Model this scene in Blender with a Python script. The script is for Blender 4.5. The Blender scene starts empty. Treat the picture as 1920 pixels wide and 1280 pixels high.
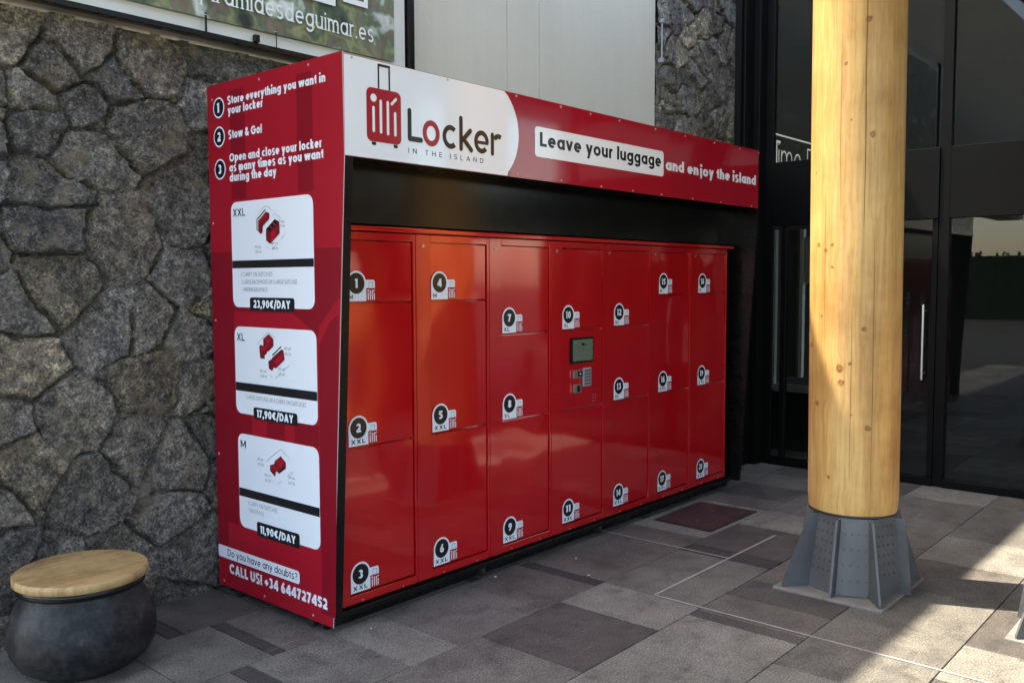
import bpy, bmesh, math, random
import numpy as np
from mathutils import Vector, Matrix, noise
random.seed(7)
sc = bpy.context.scene
COL = sc.collection

# ------------------------------------------------------------------ camera
M = Matrix(((0.65586703, 0.05302186, -0.75301203),
            (-0.75486833, 0.04144223, -0.65456577),
            (-0.00349979, 0.99773304, 0.06720512)))
cam = bpy.data.cameras.new("camera")
cam.lens = 31.688; cam.sensor_width = 36.0; cam.clip_start = 0.05; cam.clip_end = 1000
cam_o = bpy.data.objects.new("camera", cam); COL.objects.link(cam_o)
cam_o.matrix_world = Matrix.Translation((0, 0, 1.65)) @ M.to_4x4()
sc.camera = cam_o

# ------------------------------------------------------------------ light
SUN = Vector((-0.45, 1.0, 2.25)).normalized()
w = bpy.data.worlds.new("World"); sc.world = w; w.use_nodes = True
nt = w.node_tree; nt.nodes.clear()
sky = nt.nodes.new('ShaderNodeTexSky'); sky.sky_type = 'NISHITA'; sky.sun_disc = False
sky.sun_elevation = math.asin(SUN.z); sky.sun_rotation = math.atan2(SUN.x, SUN.y)
sky.altitude = 200; sky.dust_density = 1.5
bg = nt.nodes.new('ShaderNodeBackground'); bg.inputs['Strength'].default_value = 0.15
wo = nt.nodes.new('ShaderNodeOutputWorld')
tn = nt.nodes.new('ShaderNodeMix'); tn.data_type = 'RGBA'; tn.blend_type = 'MULTIPLY'; tn.inputs[0].default_value = 1.0
tn.inputs[7].default_value = (1.0, 0.885, 0.760, 1)          # milky, hazed sky rather than deep blue
nt.links.new(sky.outputs[0], tn.inputs[6]); nt.links.new(tn.outputs[2], bg.inputs[0]); nt.links.new(bg.outputs[0], wo.inputs[0])
sl = bpy.data.lights.new("sun", 'SUN'); sl.energy = 2.0; sl.angle = math.radians(0.55); sl.color = (1.0, 0.89, 0.72)
so = bpy.data.objects.new("sun", sl); COL.objects.link(so)
so.rotation_euler = SUN.to_track_quat('Z', 'Y').to_euler(); so.location = (0, 6, 12)
sc.view_settings.view_transform = 'Standard'; sc.view_settings.look = 'None'
sc.view_settings.exposure = 3.12; sc.view_settings.gamma = 1.0

# ------------------------------------------------------------------ helpers
def tag(o, label=None, cat=None, group=None, kind=None):
    if label: o['label'] = label
    if cat: o['category'] = cat
    if group: o['group'] = group
    if kind: o['kind'] = kind
    return o

def empty(name, loc, label, cat, group=None):
    o = bpy.data.objects.new(name, None); COL.objects.link(o); o.location = loc
    o.empty_display_size = 0.1
    tag(o, label, cat, group); o['_loc'] = 0; del o['_loc']
    return o

def link(name, me, parent=None):
    o = bpy.data.objects.new(name, me); COL.objects.link(o)
    if parent is not None:
        o.parent = parent
        p = Vector((0, 0, 0)); q = parent
        while q is not None:
            p += q.location; q = q.parent
        o.matrix_parent_inverse = Matrix.Translation(-p) if parent.parent is None else Matrix.Identity(4)
    return o

class MB:
    """collects geometry for ONE mesh object, several materials allowed"""
    def __init__(s): s.v = []; s.f = []; s.m = []; s.mats = []; s.sm = []
    def mi(s, m):
        if m not in s.mats: s.mats.append(m)
        return s.mats.index(m)
    def add(s, vs, fs, m, smooth=False):
        b = len(s.v); s.v += [tuple(x) for x in vs]; k = s.mi(m)
        for f in fs:
            s.f.append([b + i for i in f]); s.m.append(k); s.sm.append(smooth)
    def box(s, x0, x1, y0, y1, z0, z1, m):
        v = [(x0,y0,z0),(x1,y0,z0),(x1,y1,z0),(x0,y1,z0),(x0,y0,z1),(x1,y0,z1),(x1,y1,z1),(x0,y1,z1)]
        s.add(v, [(0,3,2,1),(4,5,6,7),(0,1,5,4),(1,2,6,5),(2,3,7,6),(3,0,4,7)], m)
    def bbox(s, x0, x1, y0, y1, z0, z1, m, b=0.004):
        """box with bevelled edges"""
        bm = bmesh.new()
        bmesh.ops.create_cube(bm, size=1)
        for q in bm.verts:
            q.co = Vector(((x0+x1)/2+q.co.x*(x1-x0), (y0+y1)/2+q.co.y*(y1-y0), (z0+z1)/2+q.co.z*(z1-z0)))
        bmesh.ops.bevel(bm, geom=list(bm.edges), offset=b, segments=2, profile=0.6, affect='EDGES')
        s.bm(bm, m)
    def bm(s, bm, m, smooth=False):
        bm.verts.index_update()
        s.add([q.co[:] for q in bm.verts], [[q.index for q in f.verts] for f in bm.faces], m, smooth); bm.free()
    def prism(s, pts, axis, a, b, m):
        """polygon pts (2d) extruded along axis (0 x,1 y,2 z) from a to b"""
        n = len(pts)
        def P(p, t):
            return (t, p[0], p[1]) if axis == 0 else ((p[0], t, p[1]) if axis == 1 else (p[0], p[1], t))
        v = [P(p, a) for p in pts] + [P(p, b) for p in pts]
        fs = [list(range(n))[::-1], list(range(n, 2*n))] + [(i, (i+1) % n, n+(i+1) % n, n+i) for i in range(n)]
        s.add(v, fs, m)
    def lathe(s, prof, cx, cy, m, seg=48, smooth=True, caps=True):
        v = []; fs = []
        for r, z in prof:
            for k in range(seg):
                a = 2*math.pi*k/seg; v.append((cx+r*math.cos(a), cy+r*math.sin(a), z))
        for i in range(len(prof)-1):
            for k in range(seg):
                k2 = (k+1) % seg
                fs.append((i*seg+k, i*seg+k2, (i+1)*seg+k2, (i+1)*seg+k))
        s.add(v, fs, m, smooth)
        if caps:
            s.add(v[:seg], [list(range(seg))[::-1]], m); s.add(v[-seg:], [list(range(seg))], m)
    def cyl(s, p0, p1, r, m, seg=12):
        p0 = Vector(p0); p1 = Vector(p1); d = (p1-p0).normalized(); u = d.orthogonal().normalized(); q = d.cross(u)
        v = [p+(u*math.cos(2*math.pi*k/seg)+q*math.sin(2*math.pi*k/seg))*r for p in (p0, p1) for k in range(seg)]
        fs = [(k, (k+1) % seg, seg+(k+1) % seg, seg+k) for k in range(seg)]
        s.add(v, fs, m, True); s.add(v[:seg], [list(range(seg))[::-1]], m); s.add(v[seg:], [list(range(seg))], m)
    def build(s, name, parent=None, fix=True):
        me = bpy.data.meshes.new(name); me.from_pydata(s.v, [], s.f)
        for m in s.mats: me.materials.append(m)
        me.polygons.foreach_set('material_index', s.m); me.polygons.foreach_set('use_smooth', s.sm)
        if fix:
            bm = bmesh.new(); bm.from_mesh(me); bmesh.ops.recalc_face_normals(bm, faces=list(bm.faces)); bm.to_mesh(me); bm.free()
        me.update()
        return link(name, me, parent)

# ------------------------------------------------------------------ materials
def mat(name, col=(0.5, 0.5, 0.5), rough=0.5, metal=0.0, spec=0.5):
    m = bpy.data.materials.new(name); m.use_nodes = True
    b = m.node_tree.nodes['Principled BSDF']
    b.inputs['Base Color'].default_value = (*col, 1); b.inputs['Roughness'].default_value = rough
    b.inputs['Metallic'].default_value = metal; b.inputs['Specular IOR Level'].default_value = spec
    return m
def N(m, t, **kw):
    n = m.node_tree.nodes.new(t)
    for k, v in kw.items():
        if k in n.inputs.keys(): n.inputs[k].default_value = v
        else: setattr(n, k, v)
    return n
def L(m, a, b): m.node_tree.links.new(a, b)
def bsdf(m): return m.node_tree.nodes['Principled BSDF']
def ramp(m, fac, stops):
    r = N(m, 'ShaderNodeValToRGB'); e = r.color_ramp.elements
    while len(e) < len(stops): e.new(0.5)
    for i, (p, c) in enumerate(stops):
        e[i].position = p; e[i].color = (*c, 1) if len(c) == 3 else c
    L(m, fac, r.inputs[0]); return r
def mul(m, a, b, fac=1.0, blend='MULTIPLY'):
    x = N(m, 'ShaderNodeMix', data_type='RGBA', blend_type=blend); x.inputs[0].default_value = fac
    for s, v in ((6, a), (7, b)):
        if isinstance(v, tuple): x.inputs[s].default_value = (*v, 1)
        else: L(m, v, x.inputs[s])
    return x.outputs[2]
def pos(m): return N(m, 'ShaderNodeNewGeometry').outputs['Position']
def nz(m, scale, detail=4, rough=0.6, vec=None):
    n = N(m, 'ShaderNodeTexNoise', Scale=scale, Detail=detail, Roughness=rough)
    L(m, vec if vec is not None else pos(m), n.inputs['Vector']); return n.outputs[0]
def bump(m, h, strength=0.3, dist=0.01):
    b = N(m, 'ShaderNodeBump', Strength=strength, Distance=dist); L(m, h, b.inputs['Height']); L(m, b.outputs[0], bsdf(m).inputs['Normal'])

def metal(m, v, sp=0.5):
    bsdf(m).inputs['Coat Weight'].default_value = 1.0; bsdf(m).inputs['Coat IOR'].default_value = 1.64; bsdf(m).inputs['Coat Roughness'].default_value = 0.06
    bsdf(m).inputs['Metallic'].default_value = v; bsdf(m).inputs['Specular IOR Level'].default_value = sp

def grime(name, col, rough, var=0.12, scale=3.0, rvar=0.08, spec=0.5, metal=0.0):
    """paint or print with slight soiling and uneven gloss"""
    m = mat(name, col, rough, metal, spec)
    n = nz(m, scale, 6, 0.65)
    r = ramp(m, n, [(0.3, (1-var,)*3), (0.7, (1.0,)*3)])
    L(m, mul(m, col, r.outputs[0]), bsdf(m).inputs['Base Color'])
    n2 = nz(m, scale*4, 5, 0.7)
    mr = N(m, 'ShaderNodeMapRange'); L(m, n2, mr.inputs[0])
    mr.inputs[1].default_value = 0.3; mr.inputs[2].default_value = 0.7
    mr.inputs[3].default_value = max(0.02, rough-rvar); mr.inputs[4].default_value = rough+rvar
    L(m, mr.outputs[0], bsdf(m).inputs['Roughness'])
    return m

RED_LOCK = grime('red_powder_coat', (0.52, 0.004, 0.008), 0.13, 0.06, 2.0, 0.02)
b_ = nz(RED_LOCK, 420, 2, 0.5); bump(RED_LOCK, b_, 0.03, 0.001)
metal(RED_LOCK, 0.22, 0.15)
RED_FRAME = grime('red_frame_coat', (0.50, 0.004, 0.008), 0.16, 0.06, 2.0, 0.03); metal(RED_FRAME, 0.22, 0.15)
RED_SIDE = grime('red_side_print', (0.32, 0.007, 0.018), 0.36, 0.02, 2.5, 0.02, 0.25)
RED_SIDE2 = grime('dark_red_side_print', (0.205, 0.004, 0.013), 0.36, 0.02, 2.5, 0.02, 0.25)
RED_FASC = grime('red_fascia_print', (0.36, 0.007, 0.018), 0.07, 0.05, 1.5, 0.02, 0.7)
WHITE_FASC = grime('white_fascia_print', (0.86, 0.87, 0.90), 0.07, 0.03, 1.5, 0.02, 0.7)
WHITE = grime('white_print', (0.74, 0.77, 0.82), 0.30, 0.02, 5, 0.02)
BLACK_PR = mat('black_print', (0.012, 0.012, 0.014), 0.22)
RED_PR = mat('red_print', (0.37, 0.008, 0.020), 0.2)
DKRED_PR = mat('dark_red_ink', (0.16, 0.006, 0.014), 0.3)
GREY_PR = mat('grey_print', (0.30, 0.31, 0.33), 0.35)
BLACK = grime('black_coat', (0.005, 0.005, 0.005), 0.30, 0.3, 3, 0.08, 0.3)
BLACK_GLOSS = grime('black_gloss_sheet', (0.006, 0.0055, 0.005), 0.20, 0.3, 3, 0.03, 0.35)
EDGE = mat('sheet_edge', (0.55, 0.53, 0.53), 0.4)
STEEL = mat('brushed_steel', (0.62, 0.62, 0.60), 0.30, 1.0)
GREYPL = mat('grey_plastic', (0.30, 0.31, 0.33), 0.45)
RUBBER = mat('rubber', (0.015, 0.015, 0.016), 0.6)
RIVET = mat('rivet_head', (0.62, 0.45, 0.44), 0.35, 0.4)
SCREEN = mat('screen_glass', (0.055, 0.075, 0.055), 0.12)
for nm_, e_ in (('screen_glass', 0.010),):
    bsdf(SCREEN).inputs['Emission Color'].default_value = (0.36, 0.48, 0.34, 1); bsdf(SCREEN).inputs['Emission Strength'].default_value = e_

# stone with per-stone tint attribute
STONE = mat('lava_stone', (0.12, 0.115, 0.11), 0.9)
def stone_nodes(m):
    at = N(m, 'ShaderNodeAttribute', attribute_name='tint')
    n6 = nz(m, 85, 5, 0.75); r6 = ramp(m, n6, [(0.38, (0.38,)*3), (0.50, (0.95,)*3), (0.60, (1.75, 1.70, 1.62))])
    n7 = nz(m, 9, 6, 0.7); r7 = ramp(m, n7, [(0.36, (0.55, 0.54, 0.54)), (0.62, (1.25, 1.23, 1.19))])
    n1 = nz(m, 26, 8, 0.72); r1 = ramp(m, n1, [(0.32, (0.28,)*3), (0.48, (0.92,)*3), (0.64, (2.1, 2.02, 1.9))])
    c = mul(m, mul(m, mul(m, at.outputs['Color'], r1.outputs[0]), r6.outputs[0]), r7.outputs[0])
    n2 = nz(m, 62, 4, 0.7); r2 = ramp(m, n2, [(0.57, (0, 0, 0)), (0.63, (1, 1, 1))])
    n3 = nz(m, 5.0, 4, 0.6); r3 = ramp(m, n3, [(0.40, (0.12,)*3), (0.62, (1, 1, 1))])
    f = mul(m, r2.outputs[0], r3.outputs[0])
    x = N(m, 'ShaderNodeMix', data_type='RGBA'); L(m, f, x.inputs[0]); L(m, c, x.inputs[6]); x.inputs[7].default_value = (0.52, 0.50, 0.46, 1)
    n4 = nz(m, 7.5, 6, 0.7); r4 = ramp(m, n4, [(0.55, (0, 0, 0)), (0.64, (0.62,)*3)])
    y = N(m, 'ShaderNodeMix', data_type='RGBA'); L(m, r4.outputs[0], y.inputs[0]); L(m, x.outputs[2], y.inputs[6]); y.inputs[7].default_value = (0.34, 0.27, 0.17, 1)
    L(m, y.outputs[2], bsdf(m).inputs['Base Color'])
    ad = N(m, 'ShaderNodeMath', operation='ADD'); L(m, n1, ad.inputs[0])
    L(m, n6, ad.inputs[1])
    bump(m, ad.outputs[0], 1.0, 0.05)
stone_nodes(STONE)

RENDER_GREY = mat('grey_render', (0.36, 0.37, 0.35), 0.8)
n_ = nz(RENDER_GREY, 1.3, 6, 0.65); r_ = ramp(RENDER_GREY, n_, [(0.3, (0.54, 0.49, 0.385)), (0.7, (0.59, 0.54, 0.425))])
mp_ = N(RENDER_GREY, 'ShaderNodeMapping'); mp_.inputs['Scale'].default_value = (9, 1, 0.35); L(RENDER_GREY, pos(RENDER_GREY), mp_.inputs[0])
n2_ = nz(RENDER_GREY, 1.0, 6, 0.7, mp_.outputs[0]); r2_ = ramp(RENDER_GREY, n2_, [(0.38, (0.972, 0.97, 0.965)), (0.6, (1.0,)*3)])
L(RENDER_GREY, mul(RENDER_GREY, r_.outputs[0], r2_.outputs[0]), bsdf(RENDER_GREY).inputs['Base Color']); bump(RENDER_GREY, nz(RENDER_GREY, 45, 5, 0.7), 0.25, 0.012)
CREAM = grime('cream_board', (0.66, 0.65, 0.59), 0.55, 0.12, 3)
MORTAR = grime('pale_mortar', (0.50, 0.47, 0.43), 0.9, 0.3, 12)

BANNER = mat('banner_print', (0.1, 0.12, 0.06), 0.45)
n_ = nz(BANNER, 4.2, 3, 0.5); r_ = ramp(BANNER, n_, [(0.33, (0.012, 0.016, 0.014)), (0.40, (0.07, 0.11, 0.05)), (0.455, (0.26, 0.25, 0.11)), (0.50, (0.10, 0.14, 0.075)), (0.545, (0.20, 0.13, 0.09)), (0.60, (0.12, 0.17, 0.08)), (0.66, (0.62, 0.63, 0.56))])
mp_ = N(BANNER, 'ShaderNodeMapping'); mp_.inputs['Scale'].default_value = (1.6, 1, 0.7); L(BANNER, pos(BANNER), mp_.inputs[0])
n2_ = nz(BANNER, 5, 5, 0.7, mp_.outputs[0]); r2_ = ramp(BANNER, n2_, [(0.3, (0.5,)*3), (0.7, (1.3,)*3)])
L(BANNER, mul(BANNER, r_.outputs[0], r2_.outputs[0]), bsdf(BANNER).inputs['Base Color'])

def paver(name, base):
    m = mat(name, base, 0.75)
    n1 = nz(m, 1.7, 6, 0.7); r1 = ramp(m, n1, [(0.3, (0.70, 0.68, 0.67)), (0.7, (1.25, 1.22, 1.18))])
    c = mul(m, base, r1.outputs[0])
    n2 = nz(m, 130, 4, 0.75); r2 = ramp(m, n2, [(0.36, (0.40,)*3), (0.5, (0.95,)*3), (0.64, (1.75, 1.72, 1.66))])
    c = mul(m, c, r2.outputs[0])
    n3 = nz(m, 5.5, 8, 0.78); r3 = ramp(m, n3, [(0.34, (0.52, 0.50, 0.49)), (0.50, (1.0,)*3), (0.66, (1.22, 1.2, 1.17))])
    c = mul(m, c, r3.outputs[0])
    mp = N(m, 'ShaderNodeMapping'); mp.inputs['Rotation'].default_value = (0, 0, 0.5); mp.inputs['Scale'].default_value = (1.2, 9, 1); L(m, pos(m), mp.inputs[0])
    n4 = nz(m, 1.6, 5, 0.7, mp.outputs[0]); r4 = ramp(m, n4, [(0.60, (0, 0, 0)), (0.72, (0.35,)*3)])
    x = N(m, 'ShaderNodeMix', data_type='RGBA'); L(m, r4.outputs[0], x.inputs[0]); L(m, c, x.inputs[6]); x.inputs[7].default_value = (0.24, 0.225, 0.21, 1)
    vo = N(m, 'ShaderNodeTexVoronoi', Scale=3.3, Randomness=1.0); L(m, pos(m), vo.inputs['Vector'])
    r5 = ramp(m, vo.outputs['Distance'], [(0.03, (0.55, 0.53, 0.52)), (0.055, (1, 1, 1))])
    L(m, mul(m, x.outputs[2], r5.outputs[0]), bsdf(m).inputs['Base Color'])
    rr = N(m, 'ShaderNodeMapRange'); L(m, n3, rr.inputs[0]); rr.inputs[3].default_value = 0.45; rr.inputs[4].default_value = 0.9
    L(m, rr.outputs[0], bsdf(m).inputs['Roughness'])
    bump(m, n2, 0.4, 0.003)
    return m
PAV = [paver('basalt_mid', (0.124, 0.121, 0.109)), paver('basalt_light', (0.180, 0.176, 0.157)), paver('basalt_warm', (0.112, 0.104, 0.093)),
       paver('basalt_dark', (0.070, 0.064, 0.060)), paver('basalt_black', (0.040, 0.037, 0.037))]
JOINT = grime('paving_joint', (0.045, 0.042, 0.040), 0.9, 0.3, 8)
INLAY = grime('pale_inlay', (0.38, 0.36, 0.33), 0.6, 0.3, 9)
HATCH = grime('rusty_hatch', (0.060, 0.030, 0.028), 0.6, 0.5, 9)
HATCH_D = grime('dark_hatch_rim', (0.018, 0.015, 0.015), 0.6, 0.3, 9)

# pillar timber
WOOD = mat('pale_timber', (0.6, 0.4, 0.17), 0.5)
KN = [(4.674,1.65,2.947,.016),(4.689,1.629,2.38,.017),(4.691,1.915,2.208,.008),(4.675,1.892,1.832,.014),(4.653,1.845,1.80,.011),(4.643,1.809,1.829,.010),
      (4.643,1.806,1.714,.010),(4.673,1.651,1.399,.014),(4.64,1.761,1.192,.022),(4.641,1.754,1.114,.018),(4.648,1.711,1.216,.011),(4.675,1.893,0.995,.015),
      (4.687,1.631,0.884,.017),(4.644,1.815,0.614,.010),(4.65,1.704,0.95,.007),(4.641,1.748,2.739,.009),(4.645,1.721,2.457,.006),(4.662,1.868,1.457,.008),(4.71,1.94,1.30,.012)]
def axis(z): t = (z-0.42)/2.6; return 4.860-0.013*t, 1.774+0.015*t
PR = 0.233
_k = []
for (x, y, z, r) in KN:
    a_ = math.atan2(y-1.77, x-4.87); ax, ay = axis(z); _k.append((ax+PR*math.cos(a_), ay+PR*math.sin(a_), z, r))
KN = _k
def wood_nodes(m):
    p = pos(m)
    mp = N(m, 'ShaderNodeMapping'); mp.inputs['Scale'].default_value = (1, 1, 0.045); L(m, p, mp.inputs[0])
    warp = nz(m, 3.0, 3, 0.5)
    wv = N(m, 'ShaderNodeVectorMath', operation='SCALE'); 
    cb = N(m, 'ShaderNodeCombineXYZ'); L(m, warp, cb.inputs[0]); L(m, warp, cb.inputs[1]); L(m, cb.outputs[0], wv.inputs[0]); wv.inputs['Scale'].default_value = 0.05
    av = N(m, 'ShaderNodeVectorMath', operation='ADD'); L(m, mp.outputs[0], av.inputs[0]); L(m, wv.outputs[0], av.inputs[1])
    n1 = nz(m, 55, 6, 0.65, av.outputs[0]); r1 = ramp(m, n1, [(0.3, (0.44, 0.235, 0.065)), (0.5, (0.57, 0.335, 0.105)), (0.72, (0.64, 0.41, 0.15))])
    n2 = nz(m, 7, 4, 0.6, av.outputs[0]); r2 = ramp(m, n2, [(0.3, (0.80, 0.74, 0.66)), (0.6, (1.05,)*3)])
    c = mul(m, r1.outputs[0], r2.outputs[0])
    n3 = nz(m, 1.6, 5, 0.6); r3 = ramp(m, n3, [(0.36, (0.76, 0.68, 0.58)), (0.48, (0.96, 0.94, 0.91)), (0.62, (1.10, 1.14, 1.20))])
    c = mul(m, c, r3.outputs[0])
    mx = None
    nd = nz(m, 60, 3, 0.6)
    for (x, y, z, r) in KN:
        sp = N(m, 'ShaderNodeVectorMath', operation='SUBTRACT'); L(m, p, sp.inputs[0]); sp.inputs[1].default_value = (x, y, z)
        ln = N(m, 'ShaderNodeVectorMath', operation='LENGTH'); L(m, sp.outputs[0], ln.inputs[0])
        dv = N(m, 'ShaderNodeMath', operation='DIVIDE'); L(m, ln.outputs['Value'], dv.inputs[0]); dv.inputs[1].default_value = r*1.25
        if mx is None: mx = dv.outputs[0]
        else:
            q = N(m, 'ShaderNodeMath', operation='MINIMUM'); L(m, mx, q.inputs[0]); L(m, dv.outputs[0], q.inputs[1]); mx = q.outputs[0]
    ad = N(m, 'ShaderNodeMath', operation='MULTIPLY_ADD'); L(m, nd, ad.inputs[0]); ad.inputs[1].default_value = 1.6; ad.inputs[2].default_value = -0.8
    sm = N(m, 'ShaderNodeMath', operation='ADD'); L(m, mx, sm.inputs[0]); L(m, ad.outputs[0], sm.inputs[1])
    kr = ramp(m, sm.outputs[0], [(0.0, (0.72, 0.55, 0.38)), (0.40, (0.50, 0.32, 0.19)), (0.52, (0.34, 0.20, 0.11)), (0.64, (0.74, 0.60, 0.44)), (1.25, (1, 1, 1))])
    c = mul(m, c, kr.outputs[0])
    # drying crack down the face
    L(m, c, bsdf(m).inputs['Base Color'])
    bump(m, n1, 0.12, 0.004)
wood_nodes(WOOD)
CRACK = mat('timber_crack', (0.16, 0.09, 0.04), 0.8)
GALV = grime('grey_steel_paint', (0.108, 0.110, 0.112), 0.50, 0.35, 5, 0.1, 0.5, 0.15)
GALV_D = mat('steel_hole', (0.055, 0.058, 0.062), 0.7)
CONC = grime('pale_concrete', (0.22, 0.21, 0.19), 0.85, 0.4, 8)
FRAME_B = grime('black_aluminium', (0.004, 0.004, 0.004), 0.40, 0.2, 3, 0.05, 0.12)
GLASS = bpy.data.materials.new('dark_glass'); GLASS.use_nodes = True
g_ = GLASS.node_tree; g_.nodes.clear()
t1 = g_.nodes.new('ShaderNodeBsdfTransparent'); t1.inputs[0].default_value = (0.62, 0.64, 0.62, 1)
t2 = g_.nodes.new('ShaderNodeBsdfGlossy'); t2.inputs[0].default_value = (1, 1, 1, 1); t2.inputs['Roughness'].default_value = 0.01
fr = g_.nodes.new('ShaderNodeFresnel'); fr.inputs[0].default_value = 1.35
mx_ = g_.nodes.new('ShaderNodeMixShader'); go = g_.nodes.new('ShaderNodeOutputMaterial')
g_.links.new(fr.outputs[0], mx_.inputs[0]); g_.links.new(t1.outputs[0], mx_.inputs[1]); g_.links.new(t2.outputs[0], mx_.inputs[2]); g_.links.new(mx_.outputs[0], go.inputs[0])
DARKWALL = grime('charcoal_wall', (0.035, 0.035, 0.033), 0.7, 0.3, 2)
GREYFRAME = mat('grey_jamb', (0.50, 0.50, 0.48), 0.5)
OLIVE = mat('dim_curtain', (0.10, 0.10, 0.08), 0.8)
WHITEPAINT = mat('white_paint', (0.8, 0.8, 0.78), 0.5)
POT = grime('black_pot', (0.010, 0.010, 0.012), 0.48, 0.4, 4, 0.12, 0.25)
SEATWOOD = grime('oak_seat', (0.42, 0.27, 0.11), 0.5, 0.3, 20)
mp_ = N(SEATWOOD, 'ShaderNodeMapping'); mp_.inputs['Rotation'].default_value = (0, 0, 0.6); mp_.inputs['Scale'].default_value = (4, 60, 4); L(SEATWOOD, pos(SEATWOOD), mp_.inputs[0])
n_ = nz(SEATWOOD, 1.0, 6, 0.65, mp_.outputs[0]); r_ = ramp(SEATWOOD, n_, [(0.3, (0.26, 0.15, 0.055)), (0.5, (0.42, 0.27, 0.11)), (0.7, (0.52, 0.35, 0.16))])
n2_ = nz(SEATWOOD, 6, 6, 0.7); r2_ = ramp(SEATWOOD, n2_, [(0.35, (0.62, 0.58, 0.54)), (0.6, (1.0,)*3)])
L(SEATWOOD, mul(SEATWOOD, r_.outputs[0], r2_.outputs[0]), bsdf(SEATWOOD).inputs['Base Color']); bump(SEATWOOD, n_, 0.3, 0.004)
n_ = nz(POT, 14, 8, 0.75); r_ = ramp(POT, n_, [(0.42, (0.008, 0.008, 0.010)), (0.62, (0.03, 0.029, 0.028)), (0.75, (0.09, 0.085, 0.08))]); L(POT, r_.outputs[0], bsdf(POT).inputs['Base Color'])
CANWOOD = grime('canopy_boards', (0.52, 0.42, 0.28), 0.6, 0.3, 5)

# ------------------------------------------------------------------ text and flat prints
_fc = {}
def text_mesh(body, bold=0.0, space=1.0):
    k = (body, bold, space)
    if k in _fc: return _fc[k]
    cu = bpy.data.curves.new('txt', 'FONT'); cu.body = body; cu.size = 1.0; cu.offset = bold; cu.space_character = space
    cu.resolution_u = 3; cu.fill_mode = 'FRONT'
    o = bpy.data.objects.new('txt', cu); COL.objects.link(o)
    dg = bpy.context.evaluated_depsgraph_get(); me = bpy.data.meshes.new_from_object(o.evaluated_get(dg))
    vs = [(v.co.x, v.co.y) for v in me.vertices]; fs = [list(p.vertices) for p in me.polygons]
    bpy.data.objects.remove(o); bpy.data.curves.remove(cu); bpy.data.meshes.remove(me)
    _fc[k] = (vs, fs); return _fc[k]
_cap = max(v[1] for v in text_mesh('H')[0])

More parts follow.
